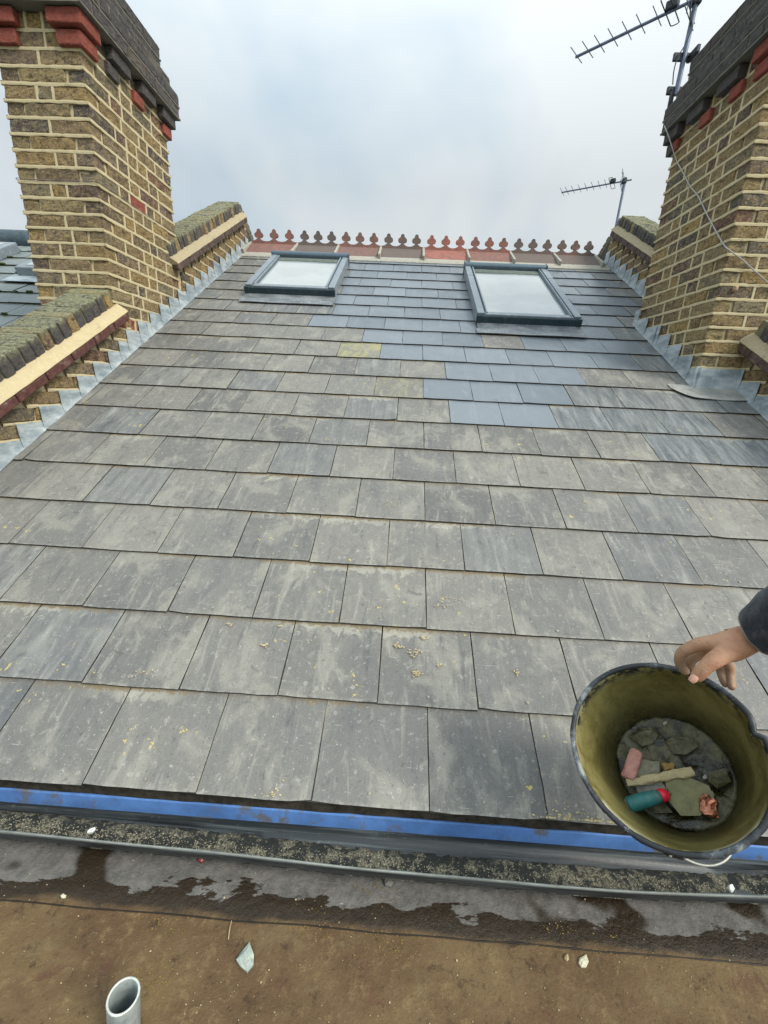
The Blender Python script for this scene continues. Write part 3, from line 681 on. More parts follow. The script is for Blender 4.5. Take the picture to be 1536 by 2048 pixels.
# flashing against the chimney sides
mb=MB(); lead_run(mb,-1.66+.008,1,2.362,2.75,ZO,(.135,.07)); lead_run(mb,-1.66+.008,1,2.75,3.42,ZO,(.135,.07),.002)
o=mb.build('lead_flashing',M_LEAD); tag(o,'stepped lead flashing at the foot of the left chimney','flashing')
cf=thing('lead_flashing','lead flashing and front apron wrapped around the foot of the right chimney','flashing')
mb=MB(); lead_run(mb,2.10-.008,-1,2.34,3.02,ZO,(.135,.07)); lead_run(mb,2.10-.008,-1,3.02,3.43,ZO,(.115,.06),.004)
mb.build('stepped_side',M_LEAD,cf)
mb=MB()
mb.slab(lambda u,v:Vector((2.092+.27*u,2.092-.012*(1-v)**2,1.108+.118*v+nz((u*5,v*3,1))*.003)),14,6,.003,(0,-1,0))
mb.tube([(2.086,2.096-.004,1.105),(2.084,2.092,1.17),(2.088,2.094,1.235)],[.014,.011,.008],10)
mb.build('front_upstand',M_LEAD,cf)
mb=MB()
def apron(u,v):
    # v: 0 lower edge .. 1 at chimney; left end curved
    x=1.93+.43*u; lo=2.215+.125*max(0,1-u*3.2)**2.2; s=lo+(2.385-lo)*v
    return RP(x,s,.0055+.006*math.sin(u*7)*(1-v)*.6+nz((x*9,s*9,0))*.003)
mb.slab(apron,30,8,.0025,NR); mb.build('slope_apron',M_LEADP,cf)['label']='pale weathered lead apron with a curved left end'
# far side ends of the upper parapets over the ridge
for X,sg,pp in ((-1.66,1,pu),(2.44,-1,pr_)):
    mb=MB(); A=RP(0,5.30,.448); zt_=A.z; 
    mb.prism([Vector((X-sg*.0,A.y,zt_-.10)),Vector((X,A.y+.02,zt_-.10)),Vector((X,A.y+1.3,zt_-.10-1.3*ST/CT)),Vector((X,A.y+1.3,zt_-.6-1.3*ST/CT)),Vector((X,A.y-.02,zt_-.55))],(-sg*.23,0,0),d=(.4,.4,0))
    for k in range(16):
        y=A.y+.03+k*.07; mb.rbox((X-sg*.116,y,zt_-.055-(y-A.y)*ST/CT),(.12,0,0),(0,.028,-.015),(0,.024,.043),r=.008,n=(4,2,2),amp=.005,fr=20,d=(rnd(),.4,.6),seed=k)
    mb.build('rear_coping',M_BRICK,pp)
mb=MB()   # torn felt and mortar at the ridge's right end
for i,(px,py) in enumerate([(1225,500),(1222,514),(1232,520)]):
    c=CP+ray(px,py)*5.45; mb.rbox(c,(.05,0,0),(0,.05,.03),(0,-.02,.05),r=.02,n=(3,3,3),amp=.02,fr=14,seed=i)
mb.build('mortar_haunch',M_BED,pr_)

# ------------------------------------------------------------------ roof windows
def skylight(label, x0,x1,s0,s1, seam):
    t=bpy.data.objects.new('skylight',None); COL.objects.link(t); t.parent=roof; t['label']=label
    HT=.085; fw=.075
    def bar(mb,xa,xb,sa,sb,ha,hb,r=.006,n=(1,1,1)):
        mb.rbox(RP((xa+xb)/2,(sa+sb)/2,(ha+hb)/2),Vector(((xb-xa)/2,0,0)),SR*((sb-sa)/2),NR*((hb-ha)/2),r=r,n=n)
    f=MB()
    for a,b in ((x0,x0+fw+.01),(x1-fw-.01,x1)): bar(f,a,b,s0+.005,s1-.03,-.01,HT-.012)
    f.build('frame',M_ALUD,t)
    c=MB()
    for a,b,sg in ((x0-.004,x0+.052,1),(x1-.052,x1+.004,-1)):
        sm_=s0+.72*(s1-s0) if seam else s1-.06
        bar(c,a,b,s0+.012,sm_-.002,HT-.014,HT+.002,.004)
        if seam: bar(c,a,b,sm_+.001,s1-.06,HT-.014,HT+.0035,.004)
        q=x0+.066 if sg>0 else x1-.078
        bar(c,q,q+.012,s0+.03,s1-.09,HT-.018,HT+.004,.003)
        q=x0-.006 if sg>0 else x1+.001
        bar(c,q,q+.005,s0+.03,s1-.08,.0,HT-.016,.002)
    bar(c,x0+.06,x1-.06,s0+.004,s0+.060,HT-.022,HT-.004,.005)
    c.build('cover',M_ALU,t)
    d=MB(); bar(d,x0-.004,x1+.004,s0-.012,s0+.004,.012,HT-.016,.004); bar(d,x0-.010,x0+.03,s0-.016,s0+.0,.012,HT-.010,.004); bar(d,x1-.03,x1+.010,s0-.016,s0,.012,HT-.010,.004)
    d.build('bottom_rail',simple('dark_teal_aluminium',(.03,.055,.068),.45,.3,.5,.15,20,dirt=(.09,.13,.14)),t)
    h=MB(); h.tube([RP(x0-.004,s1-.045,HT-.005),RP(x1+.004,s1-.045,HT-.005)],.036,18); bar(h,x0-.008,x1+.008,s1-.06,s1+.01,-.01,HT-.01)
    for xx in (x0-.010,x1+.004): bar(h,xx,xx+.006,s1-.095,s1+.005,.02,HT+.034,.003)
    h.build('top_cover',M_ALUB,t,smooth=True,ang=35)
    g=MB(); g.slab(lambda u,v:RP(x0+.072+(x1-x0-.144)*u,s0+.055+(s1-s0-.13)*v,HT-.022),6,6,.006,NR); g.build('pane',M_GLASS,t)
    a=MB(); a.slab(lambda u,v:RP(x0-.00+(x1-x0+.015)*u,s0-.185+.19*v,.0115-.006*(1-v)+.006*math.sin(u*17)*(1-v)*.3+(.010*v**4)),24,6,.003,NR)
    a.slab(lambda u,v:RP(x0-.015+(x1-x0+.03)*u,s0-.195+.075*v,.0150-.004*(1-v)+.0015*math.sin(u*11)),24,3,.003,NR)
    a.build('apron',lead_mat('window_apron',(.13,.145,.155),(.25,.27,.28)),t)
    b=MB(); b.slab(lambda u,v:RP(x0+.074+(x1-x0-.148)*u,s1-.20+.085*v+nz((u*7,0,x0))*.008*(1-v),HT-.0185),12,3,.002,NR); b.build('reflection_strip',simple('pane_reflection_tint',(.13,.155,.13),.9,0,.05,.25,40),t)  # added strip, coloured to stand for the reflection across the pane's top
    return t
M_ALUB=simple('blue_grey_top_cover',(.085,.125,.155),.38,.35,.5,.12,20)
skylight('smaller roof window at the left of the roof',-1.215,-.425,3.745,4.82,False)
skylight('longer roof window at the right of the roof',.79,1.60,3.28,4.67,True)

# ------------------------------------------------------------------ neighbouring roof at the left
nr=thing('neighbour_roof','mossy damp slate roof of the neighbouring house seen past the left chimney','roof')
mb=MB()
for r in range(5,21):
    ph=-6+(.15 if r%2 else 0); x=ph
    while x<-1.89:
        if x+W>-1.9: b=-1.895
        else: b=x+W
        if b-x>.05: slate(mb,x+.003,b-.003,r*G+rnd(-.006,.006),.47 if r<19 else .3,-.015+rnd(-.001,.004),rnd(),rnd(0,.6),0,tilt=.010/G,th=.009)
        x+=W
mb.build('slates',[M_NSL,M_EDGE],nr)
mb=MB(); 
for i in range(90):
    r=random.randrange(6,20); x=rnd(-4.6,-2.0); e=rnd(.008,.02); mb.rbox(RP(x,r*G-.004,-.008),(e*1.8,0,0),SR*e*.6,NR*e*.5,r=e*.5,n=(2,2,2),amp=e*.4,fr=60,seed=i)
q=mb.build('moss',simple('green_moss',(.045,.065,.02),.95,0,.1,.5,60,bump=.8),nr); q['kind']='stuff'
mb=MB(); mb.prism([RP(-6,.0,-.06),RP(-6,5.3,-.06),RP(-6,5.3,-.12),RP(-6,.0,-.12)],(4.1,0,0)); mb.build('deck',M_ALUD,nr)
mb=MB(); A=RP(0,5.28,0.02)
for i in range(9): mb.tube([(-6+i*.46,A.y,A.z-.03),(-6+i*.46+.452,A.y,A.z-.03)],.115,20,d=(rnd(),0,0))
mb.build('ridge',simple('dark_ridge_tile',(.05,.075,.09),.6,0,.4,.3,12,dirt=(.2,.24,.25)),nr,smooth=True,ang=40)
for (xa,xb,sa,sb) in ((-5.2,-4.07,4.32,4.86),(-3.50,-2.6,4.0,4.42)):
    f=MB(); f.rbox(RP((xa+xb)/2,(sa+sb)/2,.03),Vector(((xb-xa)/2,0,0)),SR*((sb-sa)/2),NR*.05,r=.01,n=(2,2,1)); w_=f.build('roof_window',M_ALU,nr)
    g=MB(); g.slab(lambda u,v:RP(xa+.08+(xb-xa-.16)*u,sa+.06+(sb-sa-.12)*v,.084),4,4,.004,NR); g.build('pane',M_GLASS,w_)
    g=MB(); g.slab(lambda u,v:RP(xa-.05+(xb-xa+.1)*u,sa-.16+.2*v,.006),4,4,.004,NR); g.build('apron',M_LEAD,w_)

# ------------------------------------------------------------------ aerials and cables
def aerial(label, foot, top, joint, tip, els, hl, rb, bracket=True):
    t=thing('tv_aerial',label,'aerial',group='television aerials'); foot,top,joint,tip=map(Vector,(foot,top,joint,tip))
    m_=MB(); m_.tube([foot,top],.0165 if bracket else .018,12); m_.build('mast',M_ANT,t,smooth=True,ang=50)
    d=(tip-joint).normalized(); pe=Vector((-d.y,d.x,0)).normalized(); b=MB(); b.tube([joint-d*.10,tip],rb,8)
    b.build('boom',M_ANT,t,smooth=True,ang=50)
    L=(tip-joint).length
    for f in els:
        e=MB(); c=joint+d*(L*f); e.tube([c-pe*hl+Vector((0,0,rb)),c+pe*hl+Vector((0,0,rb))],rb*.32,6); e.build('director',M_ANT,t,smooth=True)
    e=MB(); c=joint+d*(L*.155); e.tube([c+pe*x+d*y for x,y in ((hl*1.25,0),(hl*1.32,.012),(hl*1.32,.045),(hl*1.25,.055),(-hl*1.25,.055),(-hl*1.32,.045),(-hl*1.32,.012),(-hl*1.25,0))],rb*.36,6,closed=True)
    e.rbox(c+d*.02+Vector((0,0,.03)),d*.04,pe*.028,(0,0,.028),r=.01,n=(2,2,2)); e.build('dipole',M_ANTD,t)
    r_=MB(); c=joint+d*(L*.03)
    for hz in (-.05,-.09,.05,.09): r_.tube([c+pe*(-hl*1.3)+Vector((0,0,hz)),c+pe*(hl*1.3)+Vector((0,0,hz))],rb*.32,6)
    for q in (-.6,.6): r_.tube([c+pe*hl*q+Vector((0,0,-.1)),c+pe*hl*q+Vector((0,0,.1))],rb*.32,6)
    r_.build('reflector',M_ANT,t)
    k=MB(); k.rbox(joint,(.03,0,0),(0,.03,0),(0,0,.035),r=.008,n=(2,2,2)); k.tube([joint+Vector((0,-.025,-.02)),joint+Vector((0,-.05,-.02))],.006,6); k.build('clamp',M_ANTD,t)
    return t
A1=aerial('large television aerial on a pole beside the right chimney head',(2.10,3.1,3.16),(2.117,3.1,3.80),(2.112,3.1,3.70),(1.500,3.66,3.70),[.995,.885,.775,.655,.535,.42,.29],.115,.0105)
mb=MB()
for z in (3.385,3.19):
    mb.rbox((2.12,3.11,z),(.085,0,0),(0,.010,0),(0,0,.024),r=.004,n=(2,1,1)); mb.rbox((2.155,3.075,z),(.012,0,0),(0,.06,0),(0,0,.022),r=.004,n=(1,2,1))
    for x in (2.06,2.10,2.135): mb.tube([(x,3.085,z),(x,3.13,z)],.006,6)
mb.rbox((2.10,3.10,3.29),(.010,0,0),(0,.012,0),(0,0,.12),r=.004,n=(1,1,3)); mb.rbox((2.075,3.105,3.13),(.018,0,0),(0,.006,0),(0,0,.05),r=.006,n=(1,1,2))
mb.build('bracket',M_ANTD,A1)
mb=MB()
def smooth_pts(P,n=8):
    P=[Vector(p) for p in P]; Q=[P[0]*2-P[1]]+P+[P[-1]*2-P[-2]]; o=[]
    for i in range(1,len(Q)-2):
        for k in range(n):
            t=k/n; a,b,c,d=Q[i-1:i+3]; o.append(.5*((2*b)+(-a+c)*t+(2*a-5*b+4*c-d)*t*t+(-a+3*b-3*c+d)*t**3))
    o.append(P[-1]); return o
mb.tube(smooth_pts([(2.10,3.075,3.68),(2.09,3.07,3.58),(2.105,3.065,3.52),(2.075,3.06,3.42),(2.045,3.06,3.36),(2.035,3.06,3.28),(2.045,3.06,3.20)]),.0038,6)
mb.tube(smooth_pts([(2.10,3.08,3.74),(2.06,3.06,3.70),(2.07,3.06,3.60),(2.10,3.075,3.53)]),.0045,6)
mb.build('coaxial_lead',M_ANTD,A1)
aerial('small distant television aerial on a leaning pole beyond the right end of the ridge',(3.44,7.0,3.6),(3.458,7,4.26),(3.446,7.0,4.212),(2.655,7.46,4.212),[.995,.91,.81,.70,.595,.49,.385,.285],.155,.011,False)
def onx(px,py,X): 
    r=ray(px,py); return CP+r*((X-CP.x)/r.x)
def ony(px,py,Y):
    r=ray(px,py); return CP+r*((Y-CP.y)/r.y)
mb=MB(); pts=[onx(1329,252,2.012),onx(1338,275,2.03),onx(1352,318,2.088)]+[onx(a,b,2.091) for a,b in ((1366,345),(1380,372),(1396,392),(1412,425),(1428,455),(1446,487))]+[ony(a,b,2.086) for a,b in ((1458,500),(1480,516),(1505,538),(1536,566),(1600,630))]
mb.tube(smooth_pts(pts),.0035,8); tag(mb.build('cable',M_CABLE,smooth=True),'thin pale cable hanging down across the right chimney','cable')
mb=MB(); pts=[Vector((-2.157,2.5,ony(60,358,2.079).z)),Vector((-2.157,2.2,ony(60,358,2.079).z)),Vector((-2.156,2.079,ony(60,358,2.079).z))]+[ony(a,b,2.079) for a,b in ((60,358),(100,360),(170,362),(192,363))]+[onx(a,b,-1.653) for a,b in ((200,366),(240,392),(290,427),(352,466))]
mb.tube(smooth_pts(pts,4),.002,6); tag(mb.build('wire',simple('dull_wire',(.2,.17,.17),.6)),'fine wire tied round the left chimney','wire')
mb=MB(); c=ony(1468,578,2.095); mb.rbox(c+Vector((0,-.01,0)),(.014,0,0),(0,.014,0),(0,0,.018),r=.01,n=(2,2,2),amp=.003,fr=60)
tag(mb.build('wall_plug',simple('clay_plug',(.36,.25,.15),.8),None),'small round clay-coloured plug in the front of the right chimney','plug')

# ------------------------------------------------------------------ flat roof in front, ground below
ZF=-.160
mb=MB()
def fl1(u,v):
    x=-2.6+6*u; y=-.150-3.2*v; return Vector((x,y,ZF+nz((x*3,y*3,0))*.003*min(1,v*20)))
mb.grid(fl1,150,80)
def fl2(u,v):
    x=-2.6+6*u; y=.30-.468*v; z=ZF+.004+nz((x*3,y*5,1))*.002
    if v>.985: z-=.004
    return Vector((x,y+(nz((x*6,0,0))*.003 if v>.9 else 0),z))
mb.grid(fl2,150,24)
mb.box((.4,-1.4,ZF-.06),(3.05,0,0),(0,2.0,0),(0,0,.05))
struct(mb.build('flat_roof',M_FELT,None,smooth=True,ang=30))['label']='brown wet felt flat roof in the foreground'
mb=MB(); mb.grid(lambda u,v:Vector(((u-.5)*1200,(v-.5)*1200,-7)),4,4); struct(mb.build('ground',simple('far_ground',(.08,.09,.06),.95,sc_=.5)))
hw=thing('house_wall','plain brick house wall under the slate roof, hidden below the eaves','wall')
mb=MB(); mb.box((.38,2.6,-3.5),(2.05,0,0),(0,2.5,0),(0,0,3.38),d=(.4,0,0)); mb.box((-3.9,3.4,-3.3),(1.95,0,0),(0,1.7,0),(0,0,3.2),d=(.4,0,0)); mb.build('brickwork',M_BRICK,hw)
mb=MB(); mb.tube([Vector((-2.5+i*.02,-.1685+nz(((-2.5+i*.02)*6,0,0))*.003,ZF+.0015+nz((i*.3,2,0))*.001)) for i in range(290)],[.0013+.0009*nz((i*.5,5,0)) for i in range(290)],6)
struct(mb.build('felt_seam',simple('black_tar',(.012,.009,.007),.5),None,smooth=True))
def fz(px,py,z=ZF):
    r=ray(px,py); return CP+r*((z-CP.z)/r.z)
# bits lying on the felt
def chip(name,label,cat,pts,th,mat,seed=0,z=ZF+.001):
    mb=MB(); P=[fz(a,b,z) for a,b in pts]; n=len(P); c=sum(P,Vector())/n; top=[p+Vector((0,0,th*rnd(.6,1))) for p in P]
    inner=[c+(p-c)*.55+Vector((0,0,th*rnd(1.1,1.7))) for p in P]; ct=c+Vector((0,0,th*1.4))
    vs=P+top+inner+[ct]; fs=[tuple(range(n))[::-1]]+[(i,(i+1)%n,(i+1)%n+n,i+n) for i in range(n)]+[(i+n,(i+1)%n+n,(i+1)%n+2*n,i+2*n) for i in range(n)]+[(i+2*n,(i+1)%n+2*n,3*n) for i in range(n)]
    mb.add(vs,fs); return tag(mb.build(name,mat),label,cat)
M_SHARD=simple('slate_shard',(.30,.35,.31),.6,0,.4,.35,60,dirt=(.55,.52,.36),bump=.5)
M_WCHIP=simple('plaster_chip',(.50,.47,.34),.9,0,.2,.2,60,bump=.6)
M_BCHIP=simple('brown_chip',(.36,.28,.15),.9,0,.2,.3,60,bump=.6)
chip('slate_shard','large pointed grey-green stone shard on the brown felt','stone shard',[(499,1888),(508,1912),(507,1932),(494,1947),(480,1934),(473,1923),(482,1908)],.007,M_SHARD)
chip('plaster_chip','white chip lying on the brown felt at the right','chip',[(1158,1918),(1166,1914),(1172,1910),(1177,1925),(1172,1936),(1162,1936),(1157,1927)],.004,M_WCHIP)
chip('stone_chip','small brown chip beside the white chip','chip',[(1129,1912),(1135,1909),(1138,1920),(1133,1924),(1128,1918)],.004,M_BCHIP)
chip('stone_flake','thin pale flake near the middle of the felt by the seam','chip',[(672,1807),(684,1804),(697,1807),(690,1811),(674,1812)],.002,M_SHARD)
chip('stone_chip','tan chip just below the gutter lip right of centre','chip',[(891,1748),(898,1748),(900,1755),(893,1757)],.004,M_BCHIP,z=ZF+.006)
chip('stone_chip','dark lump just below the gutter lip at mid picture','chip',[(769,1762),(780,1757),(787,1766),(782,1775),(770,1772)],.006,simple('grey_lump',(.16,.15,.13),.9),z=ZF+.006)
chip('berry','small dark red berry-like bit on the damp felt','berry',[(396,1716),(402,1710),(408,1714),(409,1722),(402,1727),(396,1723)],.006,simple('red_bit',(.25,.02,.015),.35),z=ZF+.006)
chip('stone_chip','pale crumb on the seam at the left','chip',[(121,1792),(127,1788),(133,1792),(131,1797),(123,1797)],.003,M_WCHIP,z=ZF+.004)
mb=MB(); mb.tube(smooth_pts([fz(463,1842,ZF+.003),fz(460,1855,ZF+.006),fz(458,1868,ZF+.005),fz(457,1879,ZF+.003)]),.0012,6); tag(mb.build('twig',M_BCHIP),'thin short twig on the felt left of centre','twig')
mb=MB()
for i in range(230):
    px=rnd(-20,1560); py=1700+rnd(0,1)**.8*350+px*.05
    p=fz(px,py,ZF+.001); 
    if p.y>-.15: p.z+=.004
    if p.y>-.03: continue
    e=rnd(.0004,.0011)*(1.6 if rnd()<.08 else 1); mb.rbox(p+Vector((0,0,e*.5)),(e*1.3,e*.4,0),(-e*.3,e,0),(0,0,e*.7),r=e*.5,n=(1,1,1),amp=e*.3,fr=200,seed=i,d=(rnd(),0,0))
g_=tag(mb.build('grit',simple('scattered_grit',(.36,.30,.18),.9,0,.2,.5,120)),'fine pale grit scattered over the brown felt','grit'); g_['kind']='stuff'
# moss and mortar crumbs patch
mb=MB()
for cx_,cy_,n,sp in ((640,1850,60,34),(320,1855,70,26),(300,1960,110,30),(770,1880,90,40),(760,1780,50,30),(1225,1895,40,25),(1110,1860,40,18)):
    for i in range(n):
        p=fz(random.gauss(cx_,sp),random.gauss(cy_,sp*.6),ZF+.001)
        if p.y>-.145: p.z+=.004
        e=rnd(.0004,.0014); mb.rbox(p,(e*1.5,0,0),(0,e,0),(0,0,e*.5),r=e*.4,n=(1,1,1),amp=e*.5,fr=200,seed=i)
g_=tag(mb.build('moss_crumbs',simple('moss_crumbs',(.19,.135,.045),.95,0,.1,.4,150)),'yellow-brown crumbs of moss and grit in patches on the felt','moss crumbs'); g_['kind']='stuff'
# vent pipe
vp=thing('vent_pipe','open grey metal pipe standing up at the bottom left','pipe')
mb=MB(); zt=-.05; c0=Vector((-.213,-.352,zt)); ro,ri=.0265,.0225; ns=40
ax=Vector((.10,.02,1)).normalized(); ex=ax.orthogonal().normalized(); ey=ax.cross(ex)
rings=[(ro,-.115),(ro,-.002),(ro-.0012,0),(ri+.0008,0),(ri,-.0015),(ri,-.105)]
vs=[c0+ax*h+(ex*math.cos(6.2832*k/ns)+ey*math.sin(6.2832*k/ns))*r for r,h in rings for k in range(ns)]
fs=[(i*ns+k,i*ns+(k+1)%ns,(i+1)*ns+(k+1)%ns,(i+1)*ns+k) for i in range(len(rings)-1) for k in range(ns)]+[tuple(5*ns+k for k in range(ns))]
mb.add(vs,fs); mb.build('tube',M_PIPE,vp,smooth=True,ang=40)
mb=MB(); mb.tube([c0+(ex*math.cos(6.2832*k/ns)+ey*math.sin(6.2832*k/ns))*(ro-.0018) for k in range(ns)],.0021,8,closed=True); mb.build('rim',simple('pale_pipe_rim',(.52,.54,.49),.5,.2,.4,.2,50),vp,smooth=True)

# ------------------------------------------------------------------ bucket
BC=Vector((.7711,-.1335,.3764)); BN=Vector((-.5414,-.4311,.7218)).normalized()
BA=BN.cross(CR).normalized(); BB=BA.cross(BN); R0=.165      # angle t: cos*BB + sin*BA  (see rim table: 0 right, 90 top)
def bk_(r,t,h): return BC+(BB*math.cos(t)+BA*math.sin(t))*r+BN*h
def on_plane(px,py,h):
    r=ray(px,py); return CP+r*(((BC+BN*h-CP).dot(BN))/r.dot(BN))
bu=thing('bucket','black rubber builders bucket held tilted, its inside coated with olive mortar slime','bucket')
def bw(r,t,h): 
    # hand squeezes the rim slightly; spout dent at the right
    dent=-.012*math.exp(-((t-math.radians(-2))/.16)**2)*max(0,1+h/.09) 
    return r+dent+.0012*math.sin(3*t+1)
ns=96
outer=[(R0,-.001),(R0+.001,-.006),(R0-.001,-.014),(R0-.006,-.018),(R0-.010,-.07),(R0-.020,-.12),(R0-.050,-.262),(R0-.057,-.266),(0.001,-.266)]
inner=[(R0-.0045,.0005),(R0-.0075,-.003),(R0-.009,-.010),(R0-.013,-.04),(R0-.026,-.09),(R0-.043,-.15),(R0-.058,-.20),(R0-.062,-.225),(.001,-.23)]
def lathe(mb, prf, df=None):
    vs=[];ds=[]
    for r,h in prf:
        for k in range(ns):
            t=2*math.pi*k/ns; vs.append(bk_(bw(r,t,h) if r>.01 else r,t,h)); ds.append(df(t,h) if df else (0,0,0))
    mb.add(vs,[(i*ns+k,i*ns+(k+1)%ns,(i+1)*ns+(k+1)%ns,(i+1)*ns+k) for i in range(len(prf)-1) for k in range(ns)],ds)
def slime_mat():
    k=M_('olive_mortar_slime',.55,.4); n1=k.noise(9,6,.7,dist=.5); n2=k.noise(55,5,.75)
    c=k.mix(k.rng(n1,.35,.65),(.105,.090,.022),(.20,.175,.058)); c=k.mix(k.rng(n2,.56,.7,0,.5),c,(.27,.24,.10)); c=k.mix(k.rng(n2,.42,.3,0,.5),c,(.05,.042,.012))
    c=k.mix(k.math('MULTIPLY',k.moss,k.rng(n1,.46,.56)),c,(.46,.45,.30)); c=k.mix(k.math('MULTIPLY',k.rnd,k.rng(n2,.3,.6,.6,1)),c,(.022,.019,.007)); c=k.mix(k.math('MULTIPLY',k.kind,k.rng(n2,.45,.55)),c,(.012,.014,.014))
    k.color(c); k.rough(k.rng(n1,.3,.7,.4,.7)); k.bump(n1,.3,.01); k.bump(n2,.3,.003); return k.m
def rub_mat():
    k=M_('black_rubber',.5,.45); n1=k.noise(14,6,.7,dist=.4); n2=k.noise(90,5,.75); 
    c=k.mix(k.rng(n1,.45,.62),(.018,.021,.024),(.085,.098,.108)); c=k.mix(k.rng(n1,.56,.66,0,.85),c,(.30,.32,.30)); c=k.mix(k.rng(n2,.6,.7,0,.6),c,(.42,.43,.38))
    k.color(c); k.bump(n1,.4,.004); k.bump(n2,.3,.002); return k.m
M_SLIME=slime_mat(); M_RUB=rub_mat()
mb=MB(); lathe(mb,outer); mb.build('body',M_RUB,bu,smooth=True,ang=50)
mb=MB()
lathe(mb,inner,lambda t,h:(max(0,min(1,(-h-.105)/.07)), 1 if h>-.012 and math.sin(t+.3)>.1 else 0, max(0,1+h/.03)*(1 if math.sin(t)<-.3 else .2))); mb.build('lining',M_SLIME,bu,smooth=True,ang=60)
mb=MB(); pts=[bk_(bw(R0-.002,2*math.pi*k/120,0)+nz((k*.21,0,0))*.0012,2*math.pi*k/120,nz((k*.17,4,0))*.0012-.001) for k in range(120)]
mb.tube(pts,[.0053+.0009*nz((k*.4,1,7)) for k in range(120)],12,closed=True); mb.build('rim',M_RUB,bu,smooth=True)
# lugs and wire bail lying back along the right side
tA,tB=math.radians(76),math.radians(-108)
for t in (tA,tB): 
    mb=MB(); c=bk_(R0-.001,t,-.026); ur=(BB*math.cos(t)+BA*math.sin(t)); ut=ur.cross(BN); mb.rbox(c,ur*.006,ut*.016,BN*.012,r=.004,n=(2,2,2))
    mb.build('handle_lug',M_RUB,bu,smooth=True,ang=60)
mb=MB(); P=[]
for i in range(41):
    f=i/40; t=tA+(tB-tA)*f; e=math.sin(f*math.pi)
    P.append(bk_(R0-.003-.004*e+(.012*math.sin(min(1,max(0,(f-.83)/.16))*math.pi)**.8),t,-.016-.075*e**.75))
mb.tube(smooth_pts([bk_(R0-.001,tA+.03,-.008)]+P+[bk_(R0+.006,tB-.02,-.006)],3),.0021,8); mb.build('handle',M_WIRE,bu,smooth=True)
# slurry on the bucket's floor
HB=-.186
mb=MB()
def mud(u,v):
    a=u*2*math.pi; rr=v*(R0-.053); t=a
    p=BB*math.cos(a)*rr+BA*math.sin(a)*rr
    h=HB-.006+nz((p.x*22,p.y*22,p.z*22))*.012+nz((p.x*70,p.y*70,p.z*70))*.004+ .010*(v**4)
    if v>.99: h-=.01
    return BC+p+BN*h
mb.grid(mud,72,26)
def mud_mat():
    k=M_('wet_mortar_slurry',.35,.5); n1=k.noise(17,5,.6,dist=.7); n2=k.noise(60,5,.7)
    c=k.mix(k.rng(n1,.44,.58),(.020,.017,.005),(.115,.105,.052)); c=k.mix(k.rng(n2,.56,.7,0,.6),c,(.19,.175,.11)); c=k.mix(k.rng(n2,.46,.36,0,.7),c,(.014,.012,.005))
    k.color(c); k.rough(k.rng(n1,.4,.6,.18,.5)); k.bump(n1,.6,.012); k.bump(n2,.6,.005); return k.m
mb.build('slurry',mud_mat(),bu,smooth=True)
UP=(CU-BN*CU.dot(BN)).normalized(); RT=UP.cross(BN).normalized()
def lump(name,label,cat,p0,p1,wd,h,mat,amp=.002,r=.005,lift=.004,n=(5,3,2)):
    a,b=on_plane(*p0,HB+lift+h/2),on_plane(*p1,HB+lift+h/2); d=(b-a); L=d.length; d.normalize(); sd_=BN.cross(d)
    mb=MB(); mb.rbox((a+b)/2,d*(L/2),sd_*(wd/2),BN*(h/2),r=r,n=n,amp=amp,fr=55,seed=p0[0]); return tag(mb.build(name,mat,None),label,cat)
lump('brick_fragment','pink brick fragment leaning at the left inside the bucket','brick fragment',(1255,1560),(1275,1500),.030,.022,simple('pink_brick',(.50,.25,.20),.8,0,.3,.2,60,bump=.4),.003,.008,.008)
lump('mortar_strip','long cream strip of old mortar across the bucket bottom','mortar strip',(1254,1567),(1387,1542),.016,.012,M_CRUST,.004,.003,.012,(12,2,2))
lump('slate_piece','dull grey flat piece beside the cream strip in the bucket','slate piece',(1262,1538),(1322,1548),.05,.008,simple('grey_green_piece',(.20,.19,.13),.7,dirt=(.33,.31,.22)),.004,.003,.003)
lump('mortar_lump','ochre lump above the cream strip in the bucket','mortar lump',(1323,1536),(1352,1533),.022,.012,simple('ochre_lump',(.30,.19,.06),.7,bump=.5),.005,.006,.003)
lump('slate_piece','grey sliver just above the trowel handle in the bucket','slate piece',(1272,1580),(1328,1570),.022,.006,simple('grey_sliver',(.22,.21,.17),.6),.003,.002,.003)
lump('copper_scrap','shiny folded scrap of copper at the lower right in the bucket','copper scrap',(1400,1605),(1440,1620),.032,.020,simple('copper_scrap',(.42,.17,.10),.3,.8,.5,.4,50,dirt=(.16,.06,.035),bump=.4),.009,.004,.004)
M_MUDP=simple('slimed_rubble',(.075,.068,.030),.5,0,.4,.5,60,dirt=(.24,.22,.14),bump=.7)
